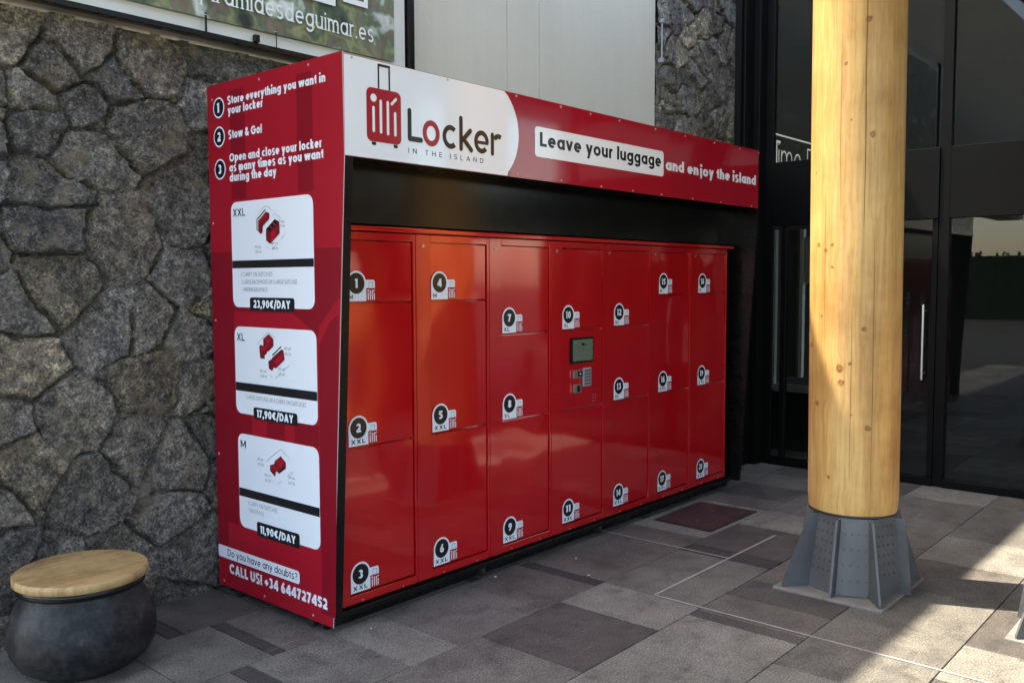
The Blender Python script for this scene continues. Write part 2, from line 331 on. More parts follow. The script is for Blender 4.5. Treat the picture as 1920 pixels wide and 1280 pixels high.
# a plain geometric stroke alphabet (cap height 1), drawn as flat outlines of lines and arcs
def glyph(ch, t):
    h = t/2; X = 0.74; o = []
    def l(*a): o.append(('l',)+a)
    def a(*q): o.append(('a',)+q)
    if ch in 'adgqbp':
        a(.32, X/2, .32, X/2, 0, 360); wd = .64
        x = .64-h if ch in 'adgq' else h
        y0 = {'a': 0, 'd': 0, 'b': 0, 'g': -.02, 'q': -.3, 'p': -.3}[ch]; y1 = 1.05 if ch in 'db' else X
        l(x, y0, x, y1)
        if ch == 'g': a(.32, -.02, .32, .29, 205, 360)
    elif ch == 'c': a(.32, X/2, .32, X/2, 48, 312); wd = .56
    elif ch == 'e': a(.32, X/2, .32, X/2, 0, 312); l(t*.6, X/2, .63, X/2); wd = .64
    elif ch == 'o': a(.33, X/2, .33, X/2, 0, 360); wd = .66
    elif ch == 'f': l(.09+h, 0, .09+h, .84); a(.09+.24, .80, .24, .26, 85, 180); l(0, X-h, .34, X-h); wd = .34
    elif ch == 't': l(.09+h, .20, .09+h, .95); a(.09+.22, .22, .22, .22, 180, 275); l(0, X-h, .34, X-h); wd = .34
    elif ch == 'h': l(h, 0, h, 1.05); a(.29, X-.29, .29, .29, 0, 180); l(.58-h, 0, .58-h, X-.28); wd = .58
    elif ch == 'n': l(h, 0, h, X); a(.29, X-.29, .29, .29, 0, 180); l(.58-h, 0, .58-h, X-.28); wd = .58
    elif ch == 'm':
        l(h, 0, h, X); a(.25, X-.25, .25, .25, 0, 180); l(.50-h, 0, .50-h, X-.24); a(.75-t, X-.25, .25, .25, 0, 180); l(1.0-t-h, 0, 1.0-t-h, X-.24); wd = 1.0-t
    elif ch == 'u': l(h, .28, h, X); a(.29, .29, .29, .29, 180, 360); l(.58-h, 0, .58-h, X); wd = .58
    elif ch == 'r': l(h, 0, h, X); a(.25, X-.25, .25, .25, 60, 170); wd = .36
    elif ch == 'i': l(h, 0, h, X); l(h, .88, h, .88+t*1.05); wd = t
    elif ch == 'j': l(.12+h, -.08, .12+h, X); l(.12+h, .88, .12+h, .88+t*1.05); a(.12+t-.2, -.08, .2, .22, 270, 360); wd = .12+t
    elif ch == 'l': l(h, 0, h, 1.05); wd = t
    elif ch == 'k': l(h, 0, h, 1.05); l(h, .30, .54-h, X); l(.26, .42, .56-h, 0); wd = .56
    elif ch == 's': a(.25, X*.735, .25, X*.265+h*.5, 30, 262); a(.25, X*.265, .25, X*.265+h*.5, -98, -98); a(.25, X*.265, .25, X*.265+h*.5, -150, 82); wd = .50
    elif ch == 'v': l(h*.8, X, .29, h*.3); l(.58-h*.8, X, .29, h*.3); wd = .58
    elif ch == 'w': l(h*.8, X, .25, h*.3); l(.45, X, .25, h*.3); l(.45, X, .65, h*.3); l(.90-h*.8, X, .65, h*.3); wd = .90
    elif ch == 'y': l(h*.8, X, .29, h*.8); l(.58-h*.8, X, .20, -.30); wd = .58
    elif ch == 'x': l(h, X, .54-h, 0); l(h, 0, .54-h, X); wd = .54
    elif ch in 'COG':
        a(.46, .5, .46, .5, *((0, 360) if ch == 'O' else (42, 318 if ch == 'C' else 360))); wd = .92 if ch != 'C' else .82
        if ch == 'G': l(.5, .5, .92, .5)
    elif ch == 'D': l(h, 0, h, 1); a(.30, .5, .46, .5, -90, 90); l(h, h, .31, h); l(h, 1-h, .31, 1-h); wd = .76
    elif ch in 'PRB':
        l(h, 0, h, 1); a(.36, .72, .28, .28, -90, 90); l(h, 1-h, .37, 1-h); l(h, .44+h, .37, .44+h); wd = .64
        if ch == 'R': l(.30, .46, .62-h, 0)
        if ch == 'B': a(.38, .27, .29, .27, -90, 90); l(h, h, .39, h); wd = .68
    elif ch in 'EFL':
        l(h, 0, h, 1); wd = .54
        if ch != 'F': l(h, h, .54, h)
        if ch != 'L': l(h, 1-h, .54, 1-h); l(h, .5, .50, .5)
    elif ch == 'T': l(.31, 0, .31, 1); l(0, 1-h, .62, 1-h); wd = .62
    elif ch == 'I': l(h, 0, h, 1); wd = t
    elif ch == 'A': l(h*.9, 0, .40, 1-h*.2); l(.80-h*.9, 0, .40, 1-h*.2); l(.2, .30, .6, .30); wd = .80
    elif ch == 'V': l(h*.9, 1, .38, h*.2); l(.76-h*.9, 1, .38, h*.2); wd = .76
    elif ch == 'Y': l(h*.9, 1, .37, .46); l(.74-h*.9, 1, .37, .46); l(.37, 0, .37, .5); wd = .74
    elif ch == 'X': l(h, 1, .72-h, 0); l(h, 0, .72-h, 1); wd = .72
    elif ch == 'K': l(h, 0, h, 1); l(h, .36, .62-h, 1); l(.26, .52, .66-h, 0); wd = .66
    elif ch == 'M': l(h, 0, h, 1); l(.92-h, 0, .92-h, 1); l(h, 1-h*.3, .46, .22); l(.92-h, 1-h*.3, .46, .22); wd = .92
    elif ch == 'N': l(h, 0, h, 1); l(.74-h, 0, .74-h, 1); l(h, 1-h*.4, .74-h, h*.4); wd = .74
    elif ch == 'H': l(h, 0, h, 1); l(.74-h, 0, .74-h, 1); l(h, .5, .74-h, .5); wd = .74
    elif ch == 'U': l(h, .34, h, 1); a(.36, .36, .36, .36, 180, 360); l(.72-h, .34, .72-h, 1); wd = .72
    elif ch == 'S': a(.31, .735, .31, .265+h*.5, 28, 264); a(.31, .265, .31, .265+h*.5, -152, 84); wd = .62
    elif ch == '0': a(.32, .5, .32, .5, 0, 360); wd = .64
    elif ch == '1': l(.30-h, 0, .30-h, 1); l(0, .80, .30-h, 1-h*.6); wd = .30
    elif ch == '2': a(.29, .70, .29, .30, -30, 165); l(.52, .55, .06, h); l(.02, h, .60, h); wd = .60
    elif ch == '3': a(.28, .73, .28, .27, -90, 155); a(.28, .28, .30, .28, -155, 90); wd = .60
    elif ch == '4': l(.50, 0, .50, 1); l(.48, 1-h*.4, .06, .30); l(.0, .26, .68, .26); wd = .68
    elif ch == '5': a(.27, .33, .32, .33, -150, 125); l(.10, .54, .10+h, 1); l(.08, 1-h, .56, 1-h); wd = .60
    elif ch == '6': a(.31, .32, .31, .32, 0, 360); l(.09, .42, .44, 1); wd = .62
    elif ch == '7': l(0, 1-h, .58, 1-h); l(.58-h*1.1, 1-h, .18, 0); wd = .58
    elif ch == '8': a(.30, .74, .27, .26, 0, 360); a(.30, .28, .30, .28, 0, 360); wd = .60
    elif ch == '9': a(.31, .68, .31, .32, 0, 360); l(.53, .58, .18, 0); wd = .62
    elif ch == '€': a(.46, .5, .38, .5, 48, 312); l(0, .60, .52, .60); l(0, .41, .50, .41); wd = .74
    elif ch == '&': a(.32, .76, .22, .24, 0, 360); a(.30, .28, .30, .28, 100, 330); l(.16, .62, .68, .02); l(.52, .14, .68, .44); wd = .72
    elif ch == '!': l(h, .28, h, 1); l(h, 0, h, t); wd = t
    elif ch == '?': a(.26, .74, .26, .26, -70, 175); l(.27, .28, .27, .54); l(.27, 0, .27, t); wd = .52
    elif ch == ',': l(h*1.2, t, h*.6, -.14); wd = t
    elif ch == '.': l(h, 0, h, t); wd = t
    elif ch == '+': l(.0, .42, .56, .42); l(.28, .14, .28, .70); wd = .56
    elif ch == '/': l(.04, -.12, .40, 1.08); wd = .44
    else: wd = .22
    return o, wd

class Dec:
    """flat print on a plane: u,v in metres, layer lifts it above the sheet"""
    def __init__(s, O, U, V, Nn, lift=0.0008): s.O = Vector(O); s.U = Vector(U); s.V = Vector(V); s.Nn = Vector(Nn); s.mb = MB(); s.lift = lift
    def P(s, u, v, l): return s.O + s.U*u + s.V*v + s.Nn*(s.lift*l)
    def poly(s, pts, m, l=1):
        s.mb.add([s.P(u, v, l) for u, v in pts], [list(range(len(pts)))], m)
    def rect(s, u0, u1, v0, v1, m, l=1, r=0.0, corners=(1, 1, 1, 1)):
        if r == 0: return s.poly([(u0, v0), (u1, v0), (u1, v1), (u0, v1)], m, l)
        pts = []
        for (cu, cv, a0, on) in ((u1-r, v0+r, -90, corners[0]), (u1-r, v1-r, 0, corners[1]), (u0+r, v1-r, 90, corners[2]), (u0+r, v0+r, 180, corners[3])):
            if on:
                for k in range(7):
                    a = math.radians(a0+15*k); pts.append((cu+r*math.cos(a), cv+r*math.sin(a)))
            else:
                sx = 1 if cu > (u0+u1)/2 else -1; sy = 1 if cv > (v0+v1)/2 else -1
                pts.append((cu+r*sx, cv+r*sy))
        s.poly(pts, m, l)
    def disc(s, u, v, r, m, l=1, n=28, ry=None):
        ry = ry or r
        s.poly([(u+r*math.cos(2*math.pi*k/n), v+ry*math.sin(2*math.pi*k/n)) for k in range(n)], m, l)
    def ring(s, u, v, rx, ry, t, m, l=1, a0=0, a1=360, n=32):
        A = [math.radians(a0+(a1-a0)*k/n) for k in range(n+1)]
        o = [(u+rx*math.cos(a), v+ry*math.sin(a)) for a in A]; i = [(u+(rx-t)*math.cos(a), v+(ry-t)*math.sin(a)) for a in A]
        vs = [s.P(*p, l) for p in o+i]; s.mb.add(vs, [(k, k+1, n+2+k, n+1+k) for k in range(n)], m)
    def stroke(s, a, b, t, m, l=1):
        a = Vector(a); b = Vector(b); d = (b-a).normalized(); ang = math.atan2(d.y, d.x); pts = []
        for k in range(9):
            th = ang-math.pi/2+math.pi*k/8; pts.append((b.x+t/2*math.cos(th), b.y+t/2*math.sin(th)))
        for k in range(9):
            th = ang+math.pi/2+math.pi*k/8; pts.append((a.x+t/2*math.cos(th), a.y+t/2*math.sin(th)))
        s.poly(pts, m, l)
    def text(s, body, u, v, width, cap, m, l=1, bold=0.0, space=1.0, slope=0.0, squeeze=False):
        vs, fs = text_mesh(body, bold, space)
        x0 = min(p[0] for p in vs); x1 = max(p[0] for p in vs)
        sy = cap/_cap; sx = width/(x1-x0) if width else sy
        s.mb.add([s.P(u+(p[0]-x0)*sx, v+p[1]*sy+slope*(p[0]-x0)*sx, l) for p in vs], fs, m)
    def write(s, body, u, v, width, cap, m, l=1, t=0.19, gap=0.13, serif=False):
        items = []; x = 0.0
        for ch in body:
            g, wd = glyph(ch, t); items.append((x, g)); x += wd+gap
        x -= gap
        sy = cap; sx = width/x if width else cap
        n = 0
        for gx, g in items:
            for q, st in enumerate(g):
                lay = l+0.10*q
                if st[0] == 'l':
                    a = Vector((st[1], st[2])); b = Vector((st[3], st[4])); dd = (b-a).normalized(); w_ = Vector((-dd.y, dd.x))*t/2
                    s.poly([(u+(gx+p.x)*sx, v+p.y*sy) for p in (a-w_, b-w_, b+w_, a+w_)], m, lay)
                    if serif and abs(dd.x) < 0.01 and abs(b.y-a.y) > 0.3:
                        for yy, x0_, x1_ in ((min(a.y, b.y), -1.1, 1.1), (max(a.y, b.y)-t*.45, -1.1, 0.0)):
                            s.poly([(u+(gx+a.x+x0_*t)*sx, v+yy*sy), (u+(gx+a.x+x1_*t)*sx, v+yy*sy), (u+(gx+a.x+x1_*t)*sx, v+(yy+t*.45)*sy), (u+(gx+a.x+x0_*t)*sx, v+(yy+t*.45)*sy)], m, l+0.6)
                elif st[5] != st[6]:
                    cx, cy, rx, ry, a0, a1 = st[1:]
                    N_ = max(5, int(abs(a1-a0)/14)); A = [math.radians(a0+(a1-a0)*k/N_) for k in range(N_+1)]
                    o = [(cx+rx*math.cos(z), cy+ry*math.sin(z)) for z in A]; i = [(cx+(rx-t)*math.cos(z), cy+(ry-t)*math.sin(z)) for z in A]
                    s.mb.add([s.P(u+(gx+p[0])*sx, v+p[1]*sy, lay) for p in o+i], [(k, k+1, N_+2+k, N_+1+k) for k in range(N_)], m)
    def build(s, name, parent):
        return s.mb.build(name, parent, fix=False)

X0, YF, YD = 2.5287, 3.17, 3.36
XR = 6.578
def side_dec(): return Dec((X0, 4.27, 0), (0, -1, 0), (0, 0, 1), (-1, 0, 0))
def fas_dec(): return Dec((2.53, YF, 0), (1, 0, 0), (0, 0, 1), (0, -1, 0))

# ------------------------------------------------------------------ ground and paving (setting)
mb = MB(); mb.add([(-150,-150,-0.012),(150,-150,-0.012),(150,150,-0.012),(-150,150,-0.012)], [(0,1,2,3)], JOINT)
tag(mb.build('ground'), kind='structure')

def pavement():
    mb = MB(); J = 0.0026
    rows = [4.42, 3.88, 3.355, 2.803, 2.208, 1.642, 1.07, 0.50, -0.08, -0.66, -1.24, -1.82, -2.4, -2.98, -3.56, -4.14, -4.72, -5.3, -5.9]
    fixed = {(3.88): [(2.03, 2.11, 4)], 3.355: [(2.24, 2.31, 4)], 2.803: [(2.02, 2.11, 4), (3.908, 4.0, 4), (4.0, 4.50, 2)],
             2.208: [(2.4, 2.99, 0), (2.99, 3.593, 3), (3.593, 3.985, 1), (3.985, 4.78, 0), (4.78, 4.87, 4)], 1.642: [(2.55, 3.30, 1), (3.30, 3.86, 1), (3.86, 3.955, 3)], 1.07: [(2.2, 2.9, 0), (2.9, 3.6, 1)]}
    rnd = random.Random(11)
    for i in range(len(rows)-1):
        y1, y0 = rows[i], rows[i+1]
        segs = sorted(fixed.get(y0, []))
        out = []; x = -4.0
        segs = segs + [(14.0, 14.0, None)]
        for (a, b, k) in segs:
            while a - x > 0.02:
                rem = a-x
                wdt = 0.09 if rnd.random() < 0.13 else rnd.choice([0.3, 0.45, 0.6, 0.6, 0.75])
                if rem < 1.0: wdt = rem if rem < 0.75 else rem/2
                kk = 4 if wdt < 0.12 else rnd.choice([0, 0, 0, 1, 1, 2, 2, 2, 3] if x > -1 else [0, 1, 2])
                out.append((x, x+wdt, kk)); x += wdt
            if k is not None: out.append((a, b, k)); x = b
        for (a, b, k) in out:
            h = rnd.uniform(-0.0012, 0.0012)
            xa, xb, ya, yb = a+J, b-J, y0+J, y1-J; e = 0.002
            v = [(xa,ya,-0.008),(xb,ya,-0.008),(xb,yb,-0.008),(xa,yb,-0.008),(xa,ya,h-e),(xb,ya,h-e),(xb,yb,h-e),(xa,yb,h-e),
                 (xa+e,ya+e,h),(xb-e,ya+e,h),(xb-e,yb-e,h),(xa+e,yb-e,h)]
            fs = [(8,9,10,11)]
            for q in range(4):
                r = (q+1) % 4; fs += [(q, r, 4+r, 4+q), (4+q, 4+r, 8+r, 8+q)]
            mb.add(v, fs, PAV[k])
    # pale inlaid lines
    t = 0.006; z = 0.0035
    def line(x0, x1, y0, y1):
        mb.add([(x0,y0,z),(x1,y0,z),(x1,y1,z),(x0,y1,z)], [(0,1,2,3)], INLAY)
    line(4.80, 4.814, 2.487, 3.6); line(3.985, 5.44, 2.472, 2.486); line(3.978, 3.992, -5.5, 2.471)
    return mb.build('pavement', fix=False)
tag(pavement(), kind='structure')

# ------------------------------------------------------------------ rubble stone
def stone_mesh(name, xs, zs, y0, cw, chh, seed, top_ragged=None, depth=0.30, amp=1.0, pale=1.0):
    rs = np.random.RandomState(seed)
    sx, sz = [], []
    nx = int((xs[-1]-xs[0])/cw)+3; nz_ = int((zs[-1]-zs[0])/chh)+3
    for j in range(nz_):
        for i in range(nx):
            sx.append(xs[0]-cw+(i+0.5*(j % 2)+rs.uniform(-.42, .42))*cw); sz.append(zs[0]-chh+(j+rs.uniform(-.42, .42))*chh)
    extra = int(len(sx)*0.55)
    for _ in range(extra): sx.append(rs.uniform(xs[0], xs[-1])); sz.append(rs.uniform(zs[0], zs[-1]))
    sx = np.array(sx); sz = np.array(sz); n = len(sx)
    XX, ZZ = np.meshgrid(xs, zs); X = XX.ravel(); Z = ZZ.ravel()
    nn = np.array([[noise.fractal((a*4+seed, b*4, 1.3), 1.0, 2.0, 3), noise.fractal((a*4, b*4+seed, 7.7), 1.0, 2.0, 3)] for a, b in zip(X, Z)])
    WX = X+nn[:, 0]*0.035; WZ = (Z+nn[:, 1]*0.035)
    d1 = np.full(len(X), 9.); d2 = np.full(len(X), 9.); id1 = np.zeros(len(X), int); id2 = np.zeros(len(X), int)
    for k in range(n):
        d = np.hypot(WX-sx[k], (WZ-sz[k])*1.12)
        c1 = d < d1; c2 = (~c1) & (d < d2)
        d2 = np.where(c1, d1, np.where(c2, d, d2)); id2 = np.where(c1, id1, np.where(c2, k, id2))
        d1 = np.where(c1, d, d1); id1 = np.where(c1, k, id1)
    sep = np.hypot(sx[id1]-sx[id2], sz[id1]-sz[id2])+1e-6
    rough = np.array([noise.fractal((a*16, b*16, 5.5+seed), 1.0, 2.0, 4) for a, b in zip(X, Z)])
    e = (d2**2-d1**2)/(2*sep)+rough*0.010                       # distance to the joint
    s_ = np.clip((e-0.0035)/(0.007+0.012*np.clip(nn[:, 0]+0.2, 0, 1)), 0, 1); s_ = s_*s_*(3-2*s_)
    off = rs.uniform(-.020, .020, n); tx = rs.uniform(-.13, .13, n); tz = rs.uniform(-.13, .13, n)
    # broken facets inside every stone
    nf = int(len(sx)*5); fx_ = rs.uniform(xs[0]-.1, xs[-1]+.1, nf); fz_ = rs.uniform(zs[0]-.1, zs[-1]+.1, nf)
    f1 = np.full(len(X), 9.); fi = np.zeros(len(X), int)
    jx = X+rough*0.03; jz = Z+nn[:, 0]*0.05
    for k in range(nf):
        dd = np.hypot(jx-fx_[k], jz-fz_[k]); c1 = dd < f1; f1 = np.where(c1, dd, f1); fi = np.where(c1, k, fi)
    fo = rs.uniform(-.006, .006, nf); ftx = rs.uniform(-.14, .14, nf); ftz = rs.uniform(-.14, .14, nf); fb = rs.uniform(0.84, 1.16, nf)
    facet = fo[fi]+(X-fx_[fi])*ftx[fi]+(Z-fz_[fi])*ftz[fi]
    fine = np.array([noise.fractal((a*11, b*11, 3.1+seed), 1.0, 2.0, 5) for a, b in zip(X, Z)])
    h = s_*(0.060+off[id1]*0.8+(X-sx[id1])*tx[id1]+(Z-sz[id1])*tz[id1]+facet*0.6)+fine*0.007*(0.3+0.7*s_)+rough*0.005*s_
    # mortar packed in some joints
    mort = np.array([noise.noise((a*3.1, b*3.1, 9.0+seed)) for a, b in zip(X, Z)])
    h = np.where(mort > 0.16, np.maximum(h, 0.043+fine*0.014), h)
    Y = y0-h*amp
    cols = []
    for k in range(n):
        b = rs.uniform(0.125, 0.27)*pale; t = rs.uniform(-1, 1)
        cols.append((b*1.55, b*1.32, b*0.95) if rs.uniform() < 0.09 else (b*(1.10+0.06*t), b, b*(0.84-0.07*t)))
    cols = np.array(cols)
    tint = cols[id1]*(0.55+0.45*s_)[:, None]*1.0
    tint = np.where(((mort > 0.16) & (h < 0.052))[:, None] & (s_ < 0.8)[:, None], np.array([[0.20, 0.186, 0.158]]), cols[id1]*fb[fi][:, None])
    nxs = len(xs); nzs = len(zs)
    vs = list(zip(X.tolist(), Y.tolist(), Z.tolist()))
    idx = np.arange(nxs*nzs).reshape(nzs, nxs)
    q = np.stack([idx[:-1, :-1], idx[:-1, 1:], idx[1:, 1:], idx[1:, :-1]], -1).reshape(-1, 4)
    if top_ragged:
        keep = []
        for f in q:
            x = X[f[0]]; zt = top_ragged+0.016*noise.noise((x*9, 0.3, seed))
            keep.append(Z[f[2]] <= zt)
        q = q[np.array(keep)]
    fs = q.tolist()
    # body behind the face
    b = len(vs); xa, xb, za, zb = xs[0], xs[-1], zs[0], (top_ragged-0.03 if top_ragged else zs[-1])
    for x, y, z in ((xa,y0+0.002,za),(xb,y0+0.002,za),(xb,y0+depth,za),(xa,y0+depth,za),(xa,y0+0.002,zb),(xb,y0+0.002,zb),(xb,y0+depth,zb),(xa,y0+depth,zb)): vs.append((x, y, z))
    fs += [[b+i for i in f] for f in ((4,5,6,7),(1,2,6,5),(2,3,7,6),(3,0,4,7),(0,1,5,4))]
    me = bpy.data.meshes.new(name); me.from_pydata(vs, [], fs)
    ca = me.color_attributes.new('tint', 'FLOAT_COLOR', 'POINT')
    arr = np.ones((len(vs), 4)); arr[:len(X), :3] = tint; arr[len(X):, :3] = 0.1
    ca.data.foreach_set('color', arr.ravel())
    me.materials.append(STONE)
    sm = np.ones(len(fs), bool); sm[-5:] = False
    me.polygons.foreach_set('use_smooth', sm); me.update()
    return link(name, me)

xs = np.concatenate([np.arange(0.9, 2.75, 0.010), np.arange(2.75, 6.93, 0.06)])
zs = np.arange(-0.02, 2.90, 0.010)
tag(stone_mesh('stone_wall', xs, zs, 4.385, 0.42, 0.36, 3, top_ragged=2.872), 'dark rubble lava stone wall behind the red luggage kiosk, reaching down to the paving', 'wall')
xs = np.arange(6.93, 8.75, 0.016); zs = np.arange(2.5, 4.9, 0.016)
p = stone_mesh('stone_pier', xs, zs, 4.385, 0.36, 0.30, 5, amp=0.9, pale=1.3)
tag(p, 'tall dark stone pier between the grey rendered wall and the black corner post', 'wall')

mb = MB(); mb.bbox(6.955, 6.985, 4.285, 4.33, 3.90, 3.935, GREYPL, 0.003); mb.bbox(6.955, 6.985, 4.285, 4.33, 3.56, 3.60, GREYPL, 0.003); mb.cyl((6.97, 4.30, 3.60), (6.97, 4.30, 3.90), 0.007, GREYPL)
tag(mb.build('wall_bracket'), 'small grey bracket fixed at the left edge of the stone pier', 'bracket')

# grey rendered wall above the stone
mb = MB()
zt = 6.82
for (a, b) in ((-6.0, 4.952), (4.958, 5.316), (5.322, 6.928)):
    mb.box(a, b, 4.345, 4.80, 2.872, zt, RENDER_GREY)
mb.box(-6.0, 6.928, 4.352, 4.79, 2.874, zt-0.002, RENDER_GREY)
mb.box(6.932, 12.0, 4.42, 4.78, 4.9, zt-0.004, RENDER_GREY)
tag(mb.build('rendered_wall'), 'plain pale grey rendered upper wall with two thin vertical joints above the kiosk', 'wall')

# ------------------------------------------------------------------ billboard and banner
bb = empty('billboard', (2.2, 4.30, 2.9), 'cream signboard in a thin black metal frame on the wall above the stone', 'sign board')
mb = MB(); mb.box(0.3, 3.905, 4.275, 4.335, 2.925, 4.9, CREAM); mb.build('board', bb)
mb = MB(); mb.bbox(0.26, 3.965, 4.245, 4.300, 2.892, 2.921, BLACK, 0.003); mb.bbox(3.917, 3.962, 4.245, 4.300, 2.923, 4.94, BLACK, 0.003); mb.bbox(0.26, 0.30, 4.245, 4.300, 2.923, 4.94, BLACK, 0.003)
mb.build('frame', bb)
mb = MB()
for x in (2.80,): mb.bbox(x, x+0.030, 4.236, 4.262, 2.923, 2.962, BLACK, 0.003)
mb.build('clip', bb)

bn = empty('banner', (2.2, 4.262, 3.0), 'green printed photo banner with white website lettering tied into the black framed board', 'banner')
mb = MB(); nx = 60; nzq = 24
vs = []; fs = []
for j in range(nzq+1):
    for i in range(nx+1):
        u = i/nx; v = j/nzq; x = 0.45+u*(3.80-0.45); zb = 2.985+0.010*u; z = zb+v*(4.82-zb)
        vs.append((x, 4.258-0.006*noise.noise((x*2.2, z*2.2, 0)), z))
for j in range(nzq):
    for i in range(nx): a = j*(nx+1)+i; fs.append((a, a+1, a+nx+2, a+nx+1))
mb.add(vs, fs, BANNER, True); mb.build('banner_sheet', bn, fix=False)
d = Dec((0, 4.246, 0), (1, 0, 0), (0, 0, 1), (0, -1, 0))
WHITEB = mat('banner_white', (0.75, 0.75, 0.70), 0.5)
d.write('piramidesdeguimar.es', 2.49, 3.078, 1.135, 0.098, WHITEB, 1, 0.12, 0.16, True)
d.build('website_text', bn)
d = Dec((0, 4.246, 0), (1, 0, 0), (0, 0, 1), (0, -1, 0))
for (a, b, z0, z1) in ((2.99, 3.345, 3.228, 3.60), (3.40, 3.585, 3.268, 3.60)):
    t = 0.03
    d.rect(a, b, z0, z0+t, WHITEB, 1); d.rect(a, b, z1-t, z1, WHITEB, 1); d.rect(a, a+t, z0+t, z1-t, WHITEB, 1); d.rect(b-t, b, z0+t, z1-t, WHITEB, 1)
d.build('printed_frames', bn)
for x in (1.7, 2.515, 2.935):
    mb = MB(); mb.cyl((x, 4.240, 2.912), (x, 4.240, 3.012), 0.006 if x < 2.6 else 0.003, BLACK); mb.lathe([(0.010, 3.0), (0.010, 3.002)], x, 4.243, STEEL, 10)
    mb.build('tie', bn)

# ------------------------------------------------------------------ luggage kiosk (housing)
ki = empty('luggage_kiosk', (4.55, 3.75, 0), 'large red and black luggage locker kiosk housing with white logo sign across its front', 'kiosk')
prof = [(4.27, 0.05), (4.27, 2.648), (3.17, 2.648), (3.166, 2.20), (3.30, 0.05)]
# left signed panel: printed sheet with pale edges on a black core
mb = MB(); mb.prism(prof, 0, X0, X0+0.0045, RED_SIDE)
k_ = mb.mi(EDGE)
for i in range(2, len(mb.f)): mb.m[i] = k_
lp = mb.build('side_panel', ki); lp['label'] = 'red printed left side panel with prices and instructions'
mb = MB(); mb.prism([(4.268, 0.052), (4.268, 2.640), (3.176, 2.640), (3.176, 2.199), (3.306, 0.052)], 0, X0+0.0046, X0+0.034, BLACK); mb.build('panel_core', ki)
mb = MB(); mb.prism([(3.177, 2.199), (3.3055, 0.053), (3.333, 0.053), (3.206, 2.199)], 0, X0+0.0342, X0+0.057, BLACK); mb.build('edge_post', ki)
mb = MB(); mb.prism(prof, 0, XR-0.030, XR, BLACK); rp = mb.build('side_panel', ki); rp['label'] = 'plain black right side panel'
# print on left panel
d = side_dec()
d.rect(0.209, 0.337, 2.06, 2.60, RED_SIDE2, 1); d.rect(0.765, 0.880, 2.06, 2.595, RED_SIDE2, 1)
d.poly([(0.0, 0.27), (0.0, 1.80), (0.20, 1.80), (0.20, 0.40), (0.10, 0.40), (0.10, 0.27)], RED_SIDE2, 1)
d.poly([(0.20, 1.50), (0.70, 1.50), (0.90, 1.40), (0.90, 1.44), (0.985, 1.52), (1.060, 1.58), (1.068, 1.80), (0.88, 1.80), (0.88, 1.55), (0.20, 1.55)], RED_SIDE2, 1)
d.poly([(0.89, 0.10), (0.99, 0.10), (1.04, 1.40), (1.045, 1.50), (0.985, 1.47), (0.90, 1.36)], RED_SIDE2, 1)
d.rect(0.20, 0.34, 0.86, 0.985, RED_SIDE2, 1); d.rect(0.47, 0.62, 0.885, 0.985, RED_SIDE2, 1); d.rect(0.70, 0.89, 0.885, 0.985, RED_SIDE2, 1)
d.build('panel_print', lp)
for (u, v, n) in ((0.108, 2.528, '1'), (0.107, 2.383, '2'), (0.107, 2.22, '3')):
    d = side_dec(); d.disc(u, v, 0.052, WHITE, 1); d.disc(u, v, 0.044, BLACK_PR, 2); d.write(n, u-(0.015 if n != '1' else 0.011), v-0.024, 0.030 if n != '1' else 0.018, 0.048, WHITE, 3, 0.26)
    d.build('step_badge', lp)
BO = 0.022
d = side_dec(); d.write('Store everything you want in', 0.190, 2.533, 0.792, 0.040, WHITE, 2, 0.235, 0.085); d.write('your locker', 0.192, 2.484, 0.305, 0.040, WHITE, 2, 0.235, 0.085); d.build('step_text', lp)
d = side_dec(); d.write('Stow & Go!', 0.192, 2.363, 0.293, 0.042, WHITE, 2, 0.235, 0.085); d.build('step_text', lp)
d = side_dec(); d.write('Open and close your locker', 0.196, 2.249, 0.753, 0.041, WHITE, 2, 0.235, 0.085); d.write('as many times as you want', 0.194, 2.200, 0.765, 0.041, WHITE, 2, 0.235, 0.085); d.write('during the day', 0.194, 2.151, 0.402, 0.041, WHITE, 2, 0.235, 0.085); d.build('step_text', lp)

def icon(d, cx, cy, u0, v0, s, k, polys):
    for pts, m, l in polys:
        d.poly([(u0+(x-cx)*0.0044, v0-((y-cy)-s*(x-cx))*k) for x, y in pts], m, l)
def conv(pts, sc_, ox, oy): return [(ox+x/sc_, oy+y/sc_) for x, y in pts]
def hexline(d, cx, cy, u0, v0, s, k, pts):
    P = [(u0+(x-cx)*0.0044, v0-((y-cy)-s*(x-cx))*k) for x, y in pts]
    for a, b in zip(P[:-1], P[1:]): d.stroke(a, b, 0.0025, GREY_PR, 2)
def card(size, u0, u1, v0, v1, b0, b1, price, pu, lines, tu, tw):
    d = side_dec()
    d.rect(u0, u1, v0, v1, WHITE, 2, 0.045); d.rect(u0+0.002, u1-0.002, b0, b1, BLACK_PR, 3)
    d.write(size, tu, v1-0.072, tw, 0.038, BLACK_PR, 3, 0.15)
    d.rect(pu[0], pu[1], pu[2], pu[3], BLACK_PR, 4, 0.014); d.write(price, pu[0]+0.032, (pu[2]+pu[3])/2-0.019, pu[1]-pu[0]-0.064, 0.039, WHITE, 5, 0.24, 0.09)
    for (t, u, v, wd) in lines: d.write(t, u, v, wd, 0.021, GREY_PR, 3, 0.13)
    return d
d = card('XXL', 0.200, 0.877, 1.522, 2.047, 1.717, 1.755, '23,90€/DAY', (0.352, 0.722, 1.507, 1.572), [('2 CARRY ON SUITCASES', 0.278, 1.676, 0.270), ('2 LARGE BACKPACKS OR 1 LARGE SUITCASE', 0.280, 1.638, 0.465), ('1 MEDIUM BACKPACK', 0.290, 1.601, 0.215)], 0.218, 0.108)
